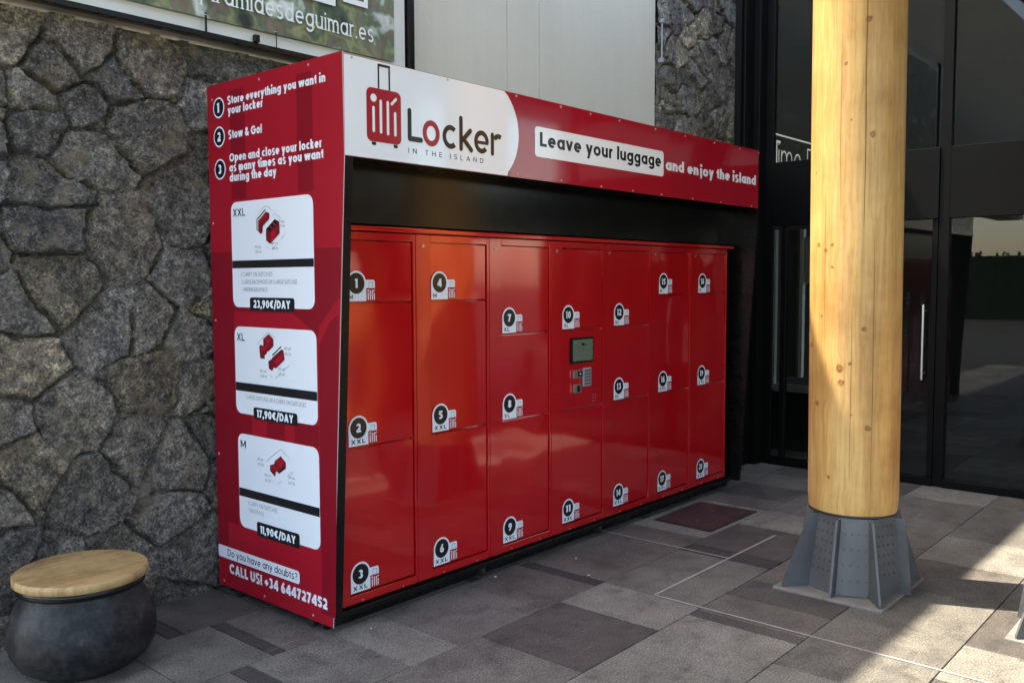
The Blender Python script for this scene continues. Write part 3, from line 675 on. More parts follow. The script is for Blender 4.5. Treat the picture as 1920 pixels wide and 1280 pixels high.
c1 = lambda p: conv(p, 12.8, 460, 380); A = (502, 424, 0.514, 1.916, -0.05, 0.00255)
icon(d, *A, [(c1([(262,400),(285,400),(320,430),(320,690),(268,660)]), GREY_PR, 3), (c1([(285,385),(490,160),(520,160),(310,400)]), BLACK_PR, 4),
  (c1([(322,430),(510,215),(600,250),(590,390),(430,560),(420,720),(380,750),(325,700)]), DKRED_PR, 4), (c1([(335,440),(510,250),(540,290),(350,540)]), RED_PR, 5),
  (c1([(505,640),(720,400),(830,475),(832,740),(600,992),(505,910)]), DKRED_PR, 4), (c1([(520,625),(725,398),(815,462),(620,700)]), BLACK_PR, 5), (c1([(590,560),(610,545),(700,640),(680,655)]), RED_PR, 6), (c1([(655,480),(680,460),(770,540),(750,560)]), RED_PR, 6), (c1([(620,740),(740,620),(740,830),(620,950)]), RED_PR, 5)])
hexline(d, *A, c1([(240,340),(500,65),(660,190)])); hexline(d, *A, c1([(660,330),(720,270),(880,390)])); hexline(d, *A, c1([(510,1060),(570,1125)])); hexline(d, *A, c1([(630,1130),(730,1030)])); hexline(d, *A, c1([(850,880),(950,780)]))
for t, u, v in (('90 cm', 0.405, 1.812), ('35 in', 0.408, 1.788), ('60 cm', 0.547, 1.826), ('24 in', 0.547, 1.802), ('85 cm', 0.600, 1.928), ('33 in', 0.605, 1.906)): d.write(t, u, v, 0.052, 0.014, GREY_PR, 3, 0.16)
d.build('size_card', lp)
d = card('XL', 0.205, 0.884, 0.984, 1.425, 1.099, 1.142, '17,90€/DAY', (0.362, 0.728, 0.967, 1.026), [('1 LARGE SUITCASE OR 4 CARRY ON SUITCASES', 0.292, 1.062, 0.506)], 0.227, 0.070)
c1 = lambda p: conv(p, 12.8, 460, 615); A = (510, 661, 0.527, 1.306, 0.06, 0.00265)
icon(d, *A, [(c1([(440,270),(580,150),(690,270),(690,440),(570,560),(530,560),(525,620),(470,650),(470,740),(360,730),(335,460),(370,400),(440,430)]), DKRED_PR, 3), (c1([(480,290),(570,200),(650,300),(560,400)]), RED_PR, 4), (c1([(350,470),(480,440),(600,420),(460,580)]), RED_PR, 4),
  (c1([(645,640),(870,430),(885,450),(670,660)]), BLACK_PR, 3), (c1([(560,790),(640,740),(680,680),(880,510),(930,530),(950,750),(740,960),(690,930),(650,1020),(570,970)]), DKRED_PR, 4), (c1([(700,800),(900,600),(920,730),(740,910)]), RED_PR, 5)])
hexline(d, *A, c1([(270,400),(560,110),(720,240)])); hexline(d, *A, c1([(590,1110),(640,1180)])); hexline(d, *A, c1([(720,1190),(830,1090)])); hexline(d, *A, c1([(900,1010),(1060,870)]))
for t, u, v in (('60 cm', 0.425, 1.205), ('24 in', 0.430, 1.180), ('90 cm', 0.580, 1.224), ('35 in', 0.580, 1.199), ('60 cm', 0.632, 1.325), ('24 in', 0.632, 1.299)): d.write(t, u, v, 0.052, 0.014, GREY_PR, 3, 0.16)
d.build('size_card', lp)
d = card('M', 0.214, 0.887, 0.397, 0.881, 0.557, 0.600, '11,90€/DAY', (0.369, 0.727, 0.376, 0.448), [('1 CARRY ON SUITCASE', 0.291, 0.520, 0.255), ('1 BACKPACK', 0.296, 0.484, 0.135)], 0.238, 0.047)
c1 = lambda p: conv(p, 14.22, 470, 830); A = (522, 872, 0.561, 0.757, 0.17, 0.0028)
icon(d, *A, [(c1([(515,600),(640,560),(650,490),(820,360),(950,520),(950,640),(770,800),(690,740),(650,880),(520,740)]), DKRED_PR, 3), (c1([(690,500),(810,410),(910,530),(790,680)]), RED_PR, 4), (c1([(550,620),(650,580),(740,680),(620,740)]), RED_PR, 4), (c1([(740,770),(940,610),(955,660),(770,800)]), BLACK_PR, 5)])
hexline(d, *A, c1([(430,490),(820,190),(1060,440)])); hexline(d, *A, c1([(540,960),(610,1040)])); hexline(d, *A, c1([(700,1080),(840,980)])); hexline(d, *A, c1([(970,870),(1140,730)]))
for t, u, v in (('30 cm', 0.383, 0.762), ('12 in', 0.386, 0.736), ('40 cm', 0.445, 0.690), ('16 in', 0.445, 0.664), ('60 cm', 0.645, 0.705), ('24 in', 0.645, 0.679)): d.write(t, u, v, 0.052, 0.014, GREY_PR, 3, 0.16)
d.build('size_card', lp)
d = side_dec(); d.rect(0.002, 0.718, 0.200, 0.264, WHITE, 2, 0.016, (1, 1, 0, 0)); d.write('Do you have any doubts?', 0.091, 0.217, 0.610, 0.036, BLACK_PR, 3, 0.125); d.build('contact_strip', lp)
d = side_dec(); d.write('CALL US! +34 644727452', 0.103, 0.126, 0.828, 0.053, WHITE, 2, 0.245, 0.085); d.build('phone_text', lp)
mb = MB()
for (u, v) in ((0.05, 2.575), (0.47, 2.618), (0.86, 2.625), (0.03, 1.95), (0.03, 1.45), (0.03, 0.75), (0.05, 0.075), (0.42, 0.075), (0.82, 0.075)):
    y = 4.27-u; mb = MB(); mb.cyl((X0-0.0001, y, v), (X0-0.003, y, v), 0.006, RIVET, 8); mb.build('rivet', lp)

# fascia sign board
mb = MB(); mb.box(X0+0.005, XR, YF, YF+0.004, 2.200, 2.640, RED_FASC)
k_ = mb.mi(EDGE)
for i in (0, 1, 3, 5): mb.m[i] = k_
fa = mb.build('fascia_board', ki); fa['label'] = 'long red and white sign board across the front'
mb = MB(); mb.box(X0+0.036, XR-0.031, YF+0.0045, YF+0.035, 2.202, 2.636, BLACK); mb.build('fascia_core', ki)
d = fas_dec()
pts = [(0.006, 2.202), (1.083, 2.202)]
for k in range(1, 16):
    a = math.radians(-52+104*k/16); pts.append((0.888+0.288*math.cos(a), 2.42+0.276*math.sin(a)))
pts += [(1.060, 2.638), (0.006, 2.638)]
d.poly(pts, WHITE_FASC, 1); d.build('logo_field', fa)
d = fas_dec()
d.rect(0.130, 0.336, 2.278, 2.517, RED_PR, 2, 0.028); d.rect(0.158, 0.184, 2.262, 2.277, BLACK_PR, 2, 0.006); d.rect(0.288, 0.314, 2.262, 2.277, BLACK_PR, 2, 0.006)
d.stroke((0.202, 2.521), (0.202, 2.618), 0.009, BLACK_PR, 3); d.stroke((0.266, 2.521), (0.266, 2.618), 0.009, BLACK_PR, 3); d.stroke((0.202, 2.622), (0.266, 2.622), 0.011, BLACK_PR, 4)
d.disc(0.171, 2.472, 0.018, WHITE_FASC, 3)
for (x, a, b) in ((0.170, 2.327, 2.428), (0.213, 2.325, 2.462), (0.255, 2.322, 2.462), (0.299, 2.322, 2.418)): d.stroke((x, a), (x, b), 0.015, WHITE_FASC, 3)
d.stroke((0.279, 2.459), (0.305, 2.484), 0.013, WHITE_FASC, 3)
d.build('suitcase_logo', fa)
d = fas_dec(); T = 0.025
d.stroke((0.389, 2.320), (0.389, 2.445), T, BLACK_PR, 2); d.stroke((0.389, 2.316), (0.461, 2.316), T, BLACK_PR, 3)
d.ring(0.529, 2.356, 0.057, 0.062, 0.027, RED_PR, 2)
d.ring(0.660, 2.355, 0.055, 0.058, T, BLACK_PR, 2, 48, 312)
d.stroke((0.734, 2.306), (0.734, 2.455), T, BLACK_PR, 2); d.stroke((0.748, 2.352), (0.800, 2.400), T, BLACK_PR, 3); d.stroke((0.752, 2.354), (0.806, 2.306), T, BLACK_PR, 4)
d.ring(0.884, 2.355, 0.055, 0.058, T, BLACK_PR, 2, 0, 318); d.stroke((0.842, 2.352), (0.928, 2.352), 0.016, BLACK_PR, 3)
d.stroke((0.966, 2.306), (0.966, 2.400), T, BLACK_PR, 2); d.ring(1.014, 2.362, 0.050, 0.048, T, BLACK_PR, 3, 62, 150)
d.build('logo_text', fa)
d = fas_dec(); d.write('IN THE ISLAND', 0.380, 2.249, 0.516, 0.024, BLACK_PR, 2, 0.12, 0.75); d.build('tagline_text', fa)
d = fas_dec(); d.rect(1.311, 2.637, 2.327, 2.490, WHITE_FASC, 2, 0.022); d.write('Leave your luggage', 1.354, 2.386, 1.250, 0.077, BLACK_PR, 3, 0.205, 0.10); d.build('slogan_box', fa)
d = fas_dec(); d.write('and enjoy the island', 2.665, 2.374, 1.310, 0.070, WHITE_FASC, 2, 0.24, 0.085); d.build('slogan_text', fa)
mb = MB()
for (u, v) in ((0.05, 2.628), (0.642, 2.628), (1.157, 2.627), (1.541, 2.625), (1.823, 2.623), (2.124, 2.623), (2.536, 2.623), (2.912, 2.622), (3.318, 2.622), (3.706, 2.622), (4.02, 2.622),
               (1.16, 2.216), (1.546, 2.214), (1.937, 2.210), (2.276, 2.210), (2.616, 2.210), (3.021, 2.209), (3.423, 2.210), (3.911, 2.210)):
    mb = MB(); mb.cyl((2.53+u, YF-0.0001, v), (2.53+u, YF-0.003, v), 0.0065, RIVET, 8); mb.build('rivet', fa)
mb = MB(); mb.box(X0+0.036, XR-0.031, YF+0.036, 4.266, 2.600, 2.636, BLACK); mb.build('roof_panel', ki)
mb = MB(); mb.box(X0+0.036, XR-0.031, YF+0.036, 3.344, 2.205, 2.230, BLACK); mb.build('soffit', ki)
mb = MB(); mb.box(X0+0.036, XR-0.031, 3.345, 3.360, 1.922, 2.598, BLACK_GLOSS); mb.build('upper_panel', ki)
mb = MB(); mb.box(X0+0.036, XR-0.031, 4.245, 4.265, 0.055, 2.598, BLACK); mb.build('back_panel', ki)
mb = MB(); mb.bbox(X0+0.036, XR-0.031, 3.335, 3.372, 0.060, 0.090, BLACK, 0.004); mb.bbox(X0+0.036, XR-0.031, 3.40, 3.43, 0.004, 0.088, BLACK, 0.003); mb.box(X0+0.036, XR-0.031, 3.432, 4.24, 0.06, 0.088, BLACK)
mb.build('base_frame', ki)
for (x, y) in ((2.56, 3.50), (2.56, 4.12), (6.53, 3.50), (6.53, 4.12), (3.62, 3.385), (4.74, 3.385)):
    mb = MB(); mb.cyl((x-0.013, y, 0.0255), (x+0.013, y, 0.0255), 0.0255, RUBBER, 18); mb.box(x-0.02, x+0.02, y-0.02, y+0.02, 0.045, 0.052, STEEL); mb.build('caster', ki)

# ------------------------------------------------------------------ locker bank (stands inside the housing)
lk = empty('locker_bank', (4.5, 3.7, 0.1), 'bank of glossy red metal lockers in seven columns under the black kiosk roof', 'lockers')
LX = [2.572+0.5496*i for i in range(8)]
mb = MB()
YB = YD+0.032
mb.box(LX[0], LX[-1], YB, 4.20, 0.100, 1.885, RED_FRAME)         # carcass
mb.build('carcass', lk)
mb = MB()
for i in range(7):                                               # face frame of every column
    a, b = LX[i]+0.0015, LX[i+1]-0.0015
    mb.bbox(a, a+0.100, YD-0.005, YB-0.001, 0.102, 1.884, RED_FRAME, 0.002)
    mb.bbox(b-0.017, b, YD-0.005, YB-0.001, 0.102, 1.884, RED_FRAME, 0.002)
    mb.bbox(a+0.1005, b-0.0175, YD-0.005, YB-0.001, 1.846, 1.884, RED_FRAME, 0.002)
    mb.bbox(a+0.1005, b-0.0175, YD-0.005, YB-0.001, 0.102, 0.142, RED_FRAME, 0.002)
mb.build('face_frame', lk)
mb = MB(); mb.bbox(LX[0]-0.008, LX[-1]+0.058, YD-0.030, 4.21, 1.888, 1.912, RED_FRAME, 0.004)
mb.build('cap', lk)
for i in range(7):
    mb = MB(); x = LX[i]+0.052; mb.cyl((x, YD-0.002, 1.826), (x, YD-0.008, 1.826), 0.009, STEEL, 12); mb.build('cam_lock', lk)
# little bright bolts along the base
for i in range(7):
    for q in (0.18, 0.44):
        x = LX[i]+q; mb = MB(); mb.cyl((x, YD-0.0052, 0.110), (x, YD-0.0095, 0.110), 0.005, STEEL, 8); mb.build('base_bolt', lk)

def door(i, z0, z1, name='door'):
    rnd = random.Random(i*31+int(z0*100))
    a, b = LX[i]+0.1068, LX[i+1]-0.0238
    z0 += 0.006; z1 -= 0.005
    yf = YD+0.004; nx, nz_ = 10, 10
    bow = rnd.uniform(-0.0022, 0.0022); bow2 = rnd.uniform(-0.0018, 0.0018); tw = rnd.uniform(-0.0010, 0.0010); tl = rnd.uniform(-0.0035, 0.0035); tv = rnd.uniform(-0.002, 0.002)
    if i == 0 and z0 > 0.8: bow = 0.0035
    def yy(u, v): return yf+bow*(4*u*(1-u))*(4*v*(1-v))**0.5+bow2*math.sin(math.pi*2*u)*math.sin(math.pi*v)+tw*(u-0.5)*(v-0.5)*2+(tl*(u-0.5)+tv*(v-0.5))*0.5
    mb = MB(); vs = []; fs = []
    for jz in range(nz_+1):
        for ix in range(nx+1):
            u = ix/nx; v = jz/nz_
            vs.append((a+(b-a)*u, yy(u, v), z0+(z1-z0)*v))
    for jz in range(nz_):
        for ix in range(nx): q = jz*(nx+1)+ix; fs.append((q, q+1, q+nx+2, q+nx+1))
    mb.add(vs, fs, RED_LOCK, True)
    # folded edges
    def strip(P):
        n = len(P); vv = P+[(x, YB-0.001, z) for x, y, z in P]; mb.add(vv, [(k, k+1, n+k+1, n+k) for k in range(n-1)], RED_LOCK)
    strip(vs[:nx+1]); strip(vs[-(nx+1):]); strip([vs[j*(nx+1)] for j in range(nz_+1)]); strip([vs[j*(nx+1)+nx] for j in range(nz_+1)])
    o = mb.build(name, lk, fix=False)
    return o, a, z0, yf

def sticker(num, size, parent, a, z, yf):
    d = Dec((a+0.004, yf-0.0042, z+0.004), (1, 0, 0), (0, 0, 1), (0, -1, 0), 0.0005)
    out = [(0, 0), (0.120, 0), (0.120, 0.062), (0.174, 0.062), (0.174, 0.090)]
    out += [(0.174-0.012*(1-math.cos(math.radians(90*k/4))), 0.090+0.012*math.sin(math.radians(90*k/4))) for k in range(1, 5)]
    out += [(0.116, 0.102)]
    for k in range(13):
        t = math.radians(17+163*k/12); out.append((0.060+0.060*math.cos(t), 0.085+0.060*math.sin(t)))
    d.poly(out, WHITE, 1)
    d.disc(0.060, 0.085, 0.050, BLACK_PR, 2)
    n = str(num); wd = 0.029 if n != '1' else 0.015
    if len(n) == 2: wd = 0.046
    d.write(n, 0.060-wd/2, 0.064, wd, 0.043, WHITE, 3, 0.25)
    d.write(size, 0.014, 0.010, {'M': 0.024, 'XL': 0.046, 'XXL': 0.088}[size], 0.021, BLACK_PR, 2, 0.17, 0.2)
    d.rect(0.1205, 0.178, 0.000, 0.061, RED_PR, 1, 0.006)
    d.disc(0.132, 0.051, 0.0045, WHITE, 2, 10)
    for (x, p, q) in ((0.1315, 0.008, 0.040), (0.1445, 0.008, 0.050), (0.1570, 0.008, 0.050), (0.1690, 0.008, 0.036)): d.stroke((x, p), (x, q), 0.0055, WHITE, 2)
    d.stroke((0.164, 0.047), (0.171, 0.053), 0.0045, WHITE, 2)
    d.stroke((0.137, 0.064), (0.137, 0.090), 0.0035, GREY_PR, 2); d.stroke((0.159, 0.064), (0.159, 0.090), 0.0035, GREY_PR, 2); d.stroke((0.137, 0.090), (0.159, 0.090), 0.0035, GREY_PR, 3)
    # a back face so the sticker is a real thin label
    d.build('number_sticker', parent)

T_, A_, B_, C_, D_ = 1.845, 1.545, 1.345, 0.855, 0.144
plan = [[(A_, T_, 1, 'M'), (C_, A_, 2, 'XXL'), (D_, C_, 3, 'XXL')], [(A_, T_, 4, 'M'), (C_, A_, 5, 'XXL'), (D_, C_, 6, 'XXL')],
        [(B_, T_, 7, 'XL'), (C_, B_, 8, 'XL'), (D_, C_, 9, 'XXL')], [(B_, T_, 10, 'XL'), (D_, C_, 11, 'XXL')], [(B_, T_, 12, 'XL'), (C_, B_, 13, 'XL'), (D_, C_, 14, 'XXL')],
        [(A_, T_, 15, 'M'), (C_, A_, 16, 'XXL'), (D_, C_, 17, 'XXL')], [(A_, T_, 18, 'M'), (C_, A_, 19, 'XXL'), (D_, C_, 20, 'XXL')]]
for i, colm in enumerate(plan):
    for (z0, z1, num, size) in colm:
        o, a, zz, yf = door(i, z0, z1)
        o['label'] = 'red locker door with sticker %d %s' % (num, size)
        sticker(num, size, o, a, zz, yf)
cp, a, zz, yf = door(3, C_, B_, 'control_panel'); cp['label'] = 'red control panel with screen and keypad'
yq = yf-0.003
mb = MB(); mb.bbox(4.412, 4.642, yq-0.012, yq+0.002, 1.138, 1.296, BLACK, 0.003); sb = mb.build('screen', cp)
mb = MB(); mb.box(4.424, 4.630, yq-0.0135, yq-0.0122, 1.150, 1.284, SCREEN)
d = Dec((0, yq-0.0136, 0), (1, 0, 0), (0, 0, 1), (0, -1, 0), 0.0004)
d.rect(4.512, 4.535, 1.245, 1.262, BLACK_PR, 1); d.rect(4.540, 4.556, 1.248, 1.258, BLACK_PR, 1); d.rect(4.515, 4.55, 1.225, 1.228, GREY_PR, 1)
mb.add(d.mb.v, d.mb.f, BLACK_PR); mb.build('display', cp)
mb = MB(); mb.bbox(4.436, 4.531, yq-0.010, yq+0.002, 1.043, 1.095, STEEL, 0.003); mb.box(4.478, 4.520, yq-0.0125, yq-0.0101, 1.052, 1.086, BLACK); mb.box(4.494, 4.506, yq-0.0140, yq-0.0126, 1.064, 1.074, WHITEPAINT); mb.build('card_reader', cp)
mb = MB(); mb.bbox(4.540, 4.622, yq-0.009, yq+0.002, 0.986, 1.102, GREYPL, 0.003)
for r in range(5):
    for c in range(3): mb.bbox(4.549+c*0.023, 4.567+c*0.023, yq-0.0125, yq-0.0091, 0.995+r*0.0205, 1.010+r*0.0205, GALV, 0.002)
mb.build('keypad', cp)
mb = MB(); mb.bbox(4.440, 4.514, yq-0.012, yq+0.002, 0.952, 1.006, STEEL, 0.003); mb.box(4.470, 4.492, yq-0.0165, yq-0.0121, 0.960, 0.998, BLACK); mb.build('coin_slot', cp)
mb = MB()
for z in (0.885, 0.905, 0.925):
    for x in (4.650, 4.675): mb.cyl((x, yq-0.001, z), (x, yq-0.005, z), 0.0035, STEEL, 8)
mb.build('screws', cp)

# ------------------------------------------------------------------ timber pillar on a steel shoe
PX, PY = 4.860, 1.774
pi_ = empty('timber_pillar', (PX, PY, 0), 'thick round pale timber pillar standing on a flared grey steel shoe', 'pillar')
mb = MB()
pr = []
for k in range(61):
    z = 0.422+(4.42-0.422)*k/60; pr.append(z)
vs = []; fs = []; seg = 72
for z in pr:
    for k in range(seg):
        a_ = 2*math.pi*k/seg
        r = PR+0.0030*noise.noise((math.cos(a_)*2.2, math.sin(a_)*2.2, z*0.7))+0.0008*math.cos(12*a_)
        if z == pr[0]: r -= 0.006
        ax, ay = axis(z); vs.append((ax+r*math.cos(a_), ay+r*math.sin(a_), z))
for j in range(60):
    for k in range(seg): k2 = (k+1) % seg; fs.append((j*seg+k, j*seg+k2, (j+1)*seg+k2, (j+1)*seg+k))
mb.add(vs, fs, WOOD, True); mb.add(vs[:seg], [list(range(seg))[::-1]], WOOD); mb.add(vs[-seg:], [list(range(seg))], WOOD)
sh = mb.build('shaft', pi_)
mb = MB()                                                           # drying checks: slim dark slits along the grain
rnd = random.Random(4)
for (ang, z0, z1, t) in ((math.radians(209), 1.9, 3.6, 0.0024), (math.radians(196), 0.6, 1.5, 0.0012), (math.radians(160), 1.3, 2.1, 0.001), (math.radians(222), 0.5, 1.9, 0.0012), (math.radians(180), 2.0, 2.9, 0.0009)):
    n = 40; P = []
    for k in range(n+1):
        z = z0+(z1-z0)*k/n; a_ = ang+0.02*noise.noise((z*2.3, ang, 0)); w_ = t*(math.sin(math.pi*k/n))**0.5/0.229
        ax, ay = axis(z); rr_ = PR+0.0030*noise.noise((math.cos(a_)*2.2, math.sin(a_)*2.2, z*0.7))+0.0013
        for s in (-1, 1): P.append((ax+rr_*math.cos(a_+s*w_), ay+rr_*math.sin(a_+s*w_), z))
    mb.add(P, [(2*k, 2*k+1, 2*k+3, 2*k+2) for k in range(n)], CRACK)
mb.build('drying_checks', sh, fix=False)
mb = MB(); mb.lathe([(0.205, 0.408), (0.226, 0.409), (0.226, 0.421), (0.205, 0.4215)], PX, PY, mat('black_pad', (0.03, 0.03, 0.03), 0.6), 48); mb.build('bearing_plate', pi_)
BX, BY = 4.822, 1.758
mb = MB(); mb.bbox(BX-0.33, BX+0.33, BY-0.275, BY+0.30, -0.004, 0.012, CONC, 0.004); mb.build('base_pad', pi_)
# octagonal tapering core
mb = MB(); vs = []
for (r, z) in ((0.262, 0.0125), (0.216, 0.407)):
    for k in range(8):
        a_ = math.radians(45*k); vs.append((BX+(PX-BX)*z*1.6+r*math.cos(a_), BY+r*math.sin(a_), z))
mb.add(vs, [(k, (k+1) % 8, 8+(k+1) % 8, 8+k) for k in range(8)]+[(8,9,10,11,12,13,14,15)], GALV); co = mb.build('core', pi_)
hb = MB()
for k in range(8):
    q0, q1, q2, q3 = [Vector(vs[i]) for i in (k, (k+1) % 8, 8+(k+1) % 8, 8+k)]
    nn = (q1-q0).cross(q3-q0).normalized()
    for r in range(6):
        for c in range(4):
            u = 0.22+0.56*c/3; v = 0.28+0.62*r/5
            pnt = q0*(1-u)*(1-v)+q1*u*(1-v)+q2*u*v+q3*(1-u)*v
            hb.cyl(pnt-nn*0.001, pnt+nn*0.0025, 0.0065, GALV_D, 8)
hb.build('bolt_holes', co)
q0, q1, q2, q3 = [Vector(vs[i]) for i in (4, 5, 13, 12)]            # clipped cover plate on the face towards the viewer
nn = (q1-q0).cross(q3-q0).normalized()
def qp(u, v): return q0*(1-u)*(1-v)+q1*u*(1-v)+q2*u*v+q3*(1-u)*v
pl = [qp(*t) for t in ((.20, .015), (.78, .015), (.94, .075), (.94, .99), (.06, .99), (.06, .075))]
mb = MB(); mb.add([p+nn*0.0035 for p in pl]+[p+nn*0.011 for p in pl], [(0,1,2,3,4,5)[::-1], (6,7,8,9,10,11)]+[(i, (i+1) % 6, 6+(i+1) % 6, 6+i) for i in range(6)], GALV); mb.build('cover_plate', co)
mb = MB()
for (u, v) in ((.2, .2), (.4, .2), (.6, .2), (.8, .2), (.2, .4), (.4, .4), (.6, .4), (.8, .4), (.2, .6), (.4, .6), (.6, .6), (.8, .6), (.2, .8), (.4, .8), (.6, .8), (.8, .8)):
    p_ = qp(u, v); mb.cyl(p_+nn*0.010, p_+nn*0.0125, 0.006, GALV_D, 8)
mb.build('plate_bolts', co)
# radial fins
for k in range(8):
    ang = {0: 0, 1: 40, 2: 90, 3: 140, 4: 181, 5: 220, 6: 270, 7: 320}[k]
    a_ = math.radians(ang); dr = Vector((math.cos(a_), math.sin(a_), 0)); tn = Vector((-math.sin(a_), math.cos(a_), 0))*0.006
    tip = 0.40 if k % 2 else 0.312
    c0 = Vector((BX, BY, 0)); c1_ = Vector((BX+(PX-BX)*0.65, BY, 0))
    quad = [c0+dr*0.22+Vector((0, 0, 0.0125)), c0+dr*tip+Vector((0, 0, 0.0125)), c0+dr*tip+Vector((0, 0, 0.03)), c1_+dr*(0.262)+Vector((0, 0, 0.40)), c1_+dr*0.17+Vector((0, 0, 0.40))]
    mb = MB(); v = [p-tn for p in quad]+[p+tn for p in quad]
    mb.add(v, [(4,3,2,1,0), (5,6,7,8,9)]+[(i, (i+1) % 5, 5+(i+1) % 5, 5+i) for i in range(5)], GALV); mb.build('fin', pi_)

p2 = pi_.copy(); COL.objects.link(p2); p2.location = (4.88, 0.66, 0)
for ch in list(pi_.children):
    c = ch.copy(); COL.objects.link(c); c.parent = p2; c.matrix_parent_inverse = ch.matrix_parent_inverse.copy()
    for g in ch.children:
        e = g.copy(); COL.objects.link(e); e.parent = c; e.matrix_parent_inverse = g.matrix_parent_inverse.copy()
tag(p2, 'round timber pillar nearer the viewer at the right edge, only its steel shoe showing', 'pillar', 'timber pillars'); pi_['group'] = 'timber pillars'

# ------------------------------------------------------------------ canopy carried by the pillar (overhead, out of the frame)
cn = empty('canopy', (5.0, -3.0, 4.42), 'board canopy overhead resting on the round timber pillar', 'canopy')
mb = MB()
y = 2.25
while y > -3.4:
    mb.box(-7.0, 17.0, y-0.146, y, 4.62, 4.66, CANWOOD); y -= 0.150
mb.build('boarding', cn)
for x in (-5.0, -1.0, 2.0, 4.868, 8.0, 12.0):
    mb = MB(); mb.box(x-0.09, x+0.09, -3.4, 2.2, 4.42, 4.619, CANWOOD); mb.build('beam', cn)

# ------------------------------------------------------------------ glazed shop front on the right
fx = 7.6
gf = empty('shop_front', (7.6, 1.0, 0), 'black framed glazed shop front with a door, right of the kiosk behind the pillar', 'shop front')
mb = MB()
mb.box(7.27, 7.60, 3.69, 3.75, -0.005, 6.40, FRAME_B)            # blind corner post
mb.build('corner_post', gf)
mb = MB()
mb.bbox(7.30, 7.60, 3.665, 3.689, 0.0, 6.38, FRAME_B, 0.004); mb.bbox(7.45, 7.60, 3.60, 3.664, 0.0, 6.38, FRAME_B, 0.004)
mb.build('corner_trim', gf)
mb = MB(); mb.box(6.62, 8.74, 4.29, 4.325, 0.0, 2.62, FRAME_B); mb.build('lower_cladding', gf)
yl = [3.60, 2.10, 0.60, -0.90, -2.40, -3.90]
for y in [3.562]+yl[1:]:
    mb = MB(); mb.bbox(7.57, 7.66 if y < 3.5 else 7.615, y-0.038, y+0.038, 0.0, 4.60, FRAME_B, 0.004); mb.build('mullion', gf)
ys = [3.524]+[v for y in yl[1:-1] for v in (y+0.041, y-0.041)]+[yl[-1]+0.041]
for a, b in zip(ys[0::2], ys[1::2]):
    for z0, z1, nm in ((0.0, 0.062, 'threshold'), (2.125, 2.675, 'transom'), (4.50, 4.60, 'head_rail')):
        mb = MB(); mb.bbox(7.555, 7.655, b, a, z0, z1, FRAME_B, 0.003); mb.build(nm, gf)
for a, b in zip(ys[0::2], ys[1::2]):
    mb = MB(); mb.box(7.600, 7.606, b-0.01, a+0.01, 2.67, 4.52, GLASS); mb.build('upper_pane', gf)
    mb = MB(); mb.box(7.600, 7.606, b-0.01, a+0.01, 0.05, 2.13, GLASS); mb.build('lower_pane', gf)
mb = MB()
for y in (3.395, 2.143):
    mb = MB(); mb.bbox(7.570, 7.640, y, y+0.042, 0.064, 2.122, FRAME_B, 0.003); mb.build('door_stile', gf)
mb = MB(); mb.cyl((7.535, 2.23, 0.85), (7.535, 2.23, 1.45), 0.012, STEEL); mb.cyl((7.535, 2.23, 0.9), (7.60, 2.23, 0.9), 0.008, STEEL); mb.cyl((7.535, 2.23, 1.4), (7.60, 2.23, 1.4), 0.008, STEEL); mb.build('door_handle', gf)
# the room behind the glass
mb = MB(); mb.box(7.67, 14.0, -4.5, 4.28, -0.011, -0.0005, PAV[0])
tag(mb.build('shop_floor', None), kind='structure')
mb = MB(); mb.box(8.752, 14.0, 4.37, 4.60, 0.0, 6.38, DARKWALL); tag(mb.build('interior_wall'), 'charcoal inner wall behind the glass carrying white lettering', 'wall')
mb = MB(); mb.box(7.67, 14.0, -4.5, 3.70, 4.61, 4.70, DARKWALL); mb.box(8.70, 14.0, 3.702, 4.36, 4.61, 4.70, DARKWALL); tag(mb.build('ceiling'), kind='structure')  # gap left in the ceiling, added to let daylight onto the inner door
mb = MB(); mb.box(13.8, 14.0, -4.5, 4.36, 0.0, 4.60, DARKWALL); tag(mb.build('rear_wall'), 'dark rear wall deep inside the glazed shop', 'wall')
GLOW_LET = mat('glow_lettering', (0.8, 0.8, 0.76), 0.5); bsdf(GLOW_LET).inputs['Emission Color'].default_value = (1, 0.98, 0.92, 1); bsdf(GLOW_LET).inputs['Emission Strength'].default_value = 0.10  # glow added so the letters stay readable in the unlit room
ls = empty('wall_lettering', (9.5, 4.36, 2.9), 'thin white lettering under a white line on the dark wall seen through the glass', 'lettering')
d = Dec((0, 4.365, 0), (1, 0, 0), (0, 0, 1), (0, -1, 0))
d.rect(9.30, 11.4, 3.228, 3.246, GLOW_LET, 1)
d.build('rule_line', ls)
d = Dec((0, 4.365, 0), (1, 0, 0), (0, 0, 1), (0, -1, 0))
d.rect(9.445, 9.470, 2.72, 3.175, GLOW_LET, 1); d.rect(9.4701, 9.55, 3.150, 3.175, GLOW_LET, 1)
d.write('ime Pop', 9.505, 2.825, 1.46, 0.345, GLOW_LET, 1, 0.055, 0.16); d.build('letters', ls)
ip = empty('inner_door', (8.3, 3.7, 0), 'inner door with grey jamb and a pale upright edge behind the shop glass', 'door')
mb = MB(); mb.bbox(8.27, 8.33, 3.81, 3.875, 0.60, 2.13, GREYFRAME, 0.003); mb.bbox(8.27, 8.33, 3.44, 3.808, 0.57, 0.64, GREYFRAME, 0.003); mb.build('jamb', ip)
mb = MB(); mb.box(8.29, 8.31, 3.60, 3.69, 0.72, 2.125, OLIVE); mb.build('curtain', ip)
mb = MB(); mb.bbox(8.26, 8.32, 3.53, 3.563, 0.72, 2.125, WHITEPAINT, 0.003); mb.build('pale_edge', ip)
mb = MB(); mb.box(8.28, 8.32, 3.40, 3.515, 1.62, 2.05, GREYFRAME); mb.build('notice', ip)
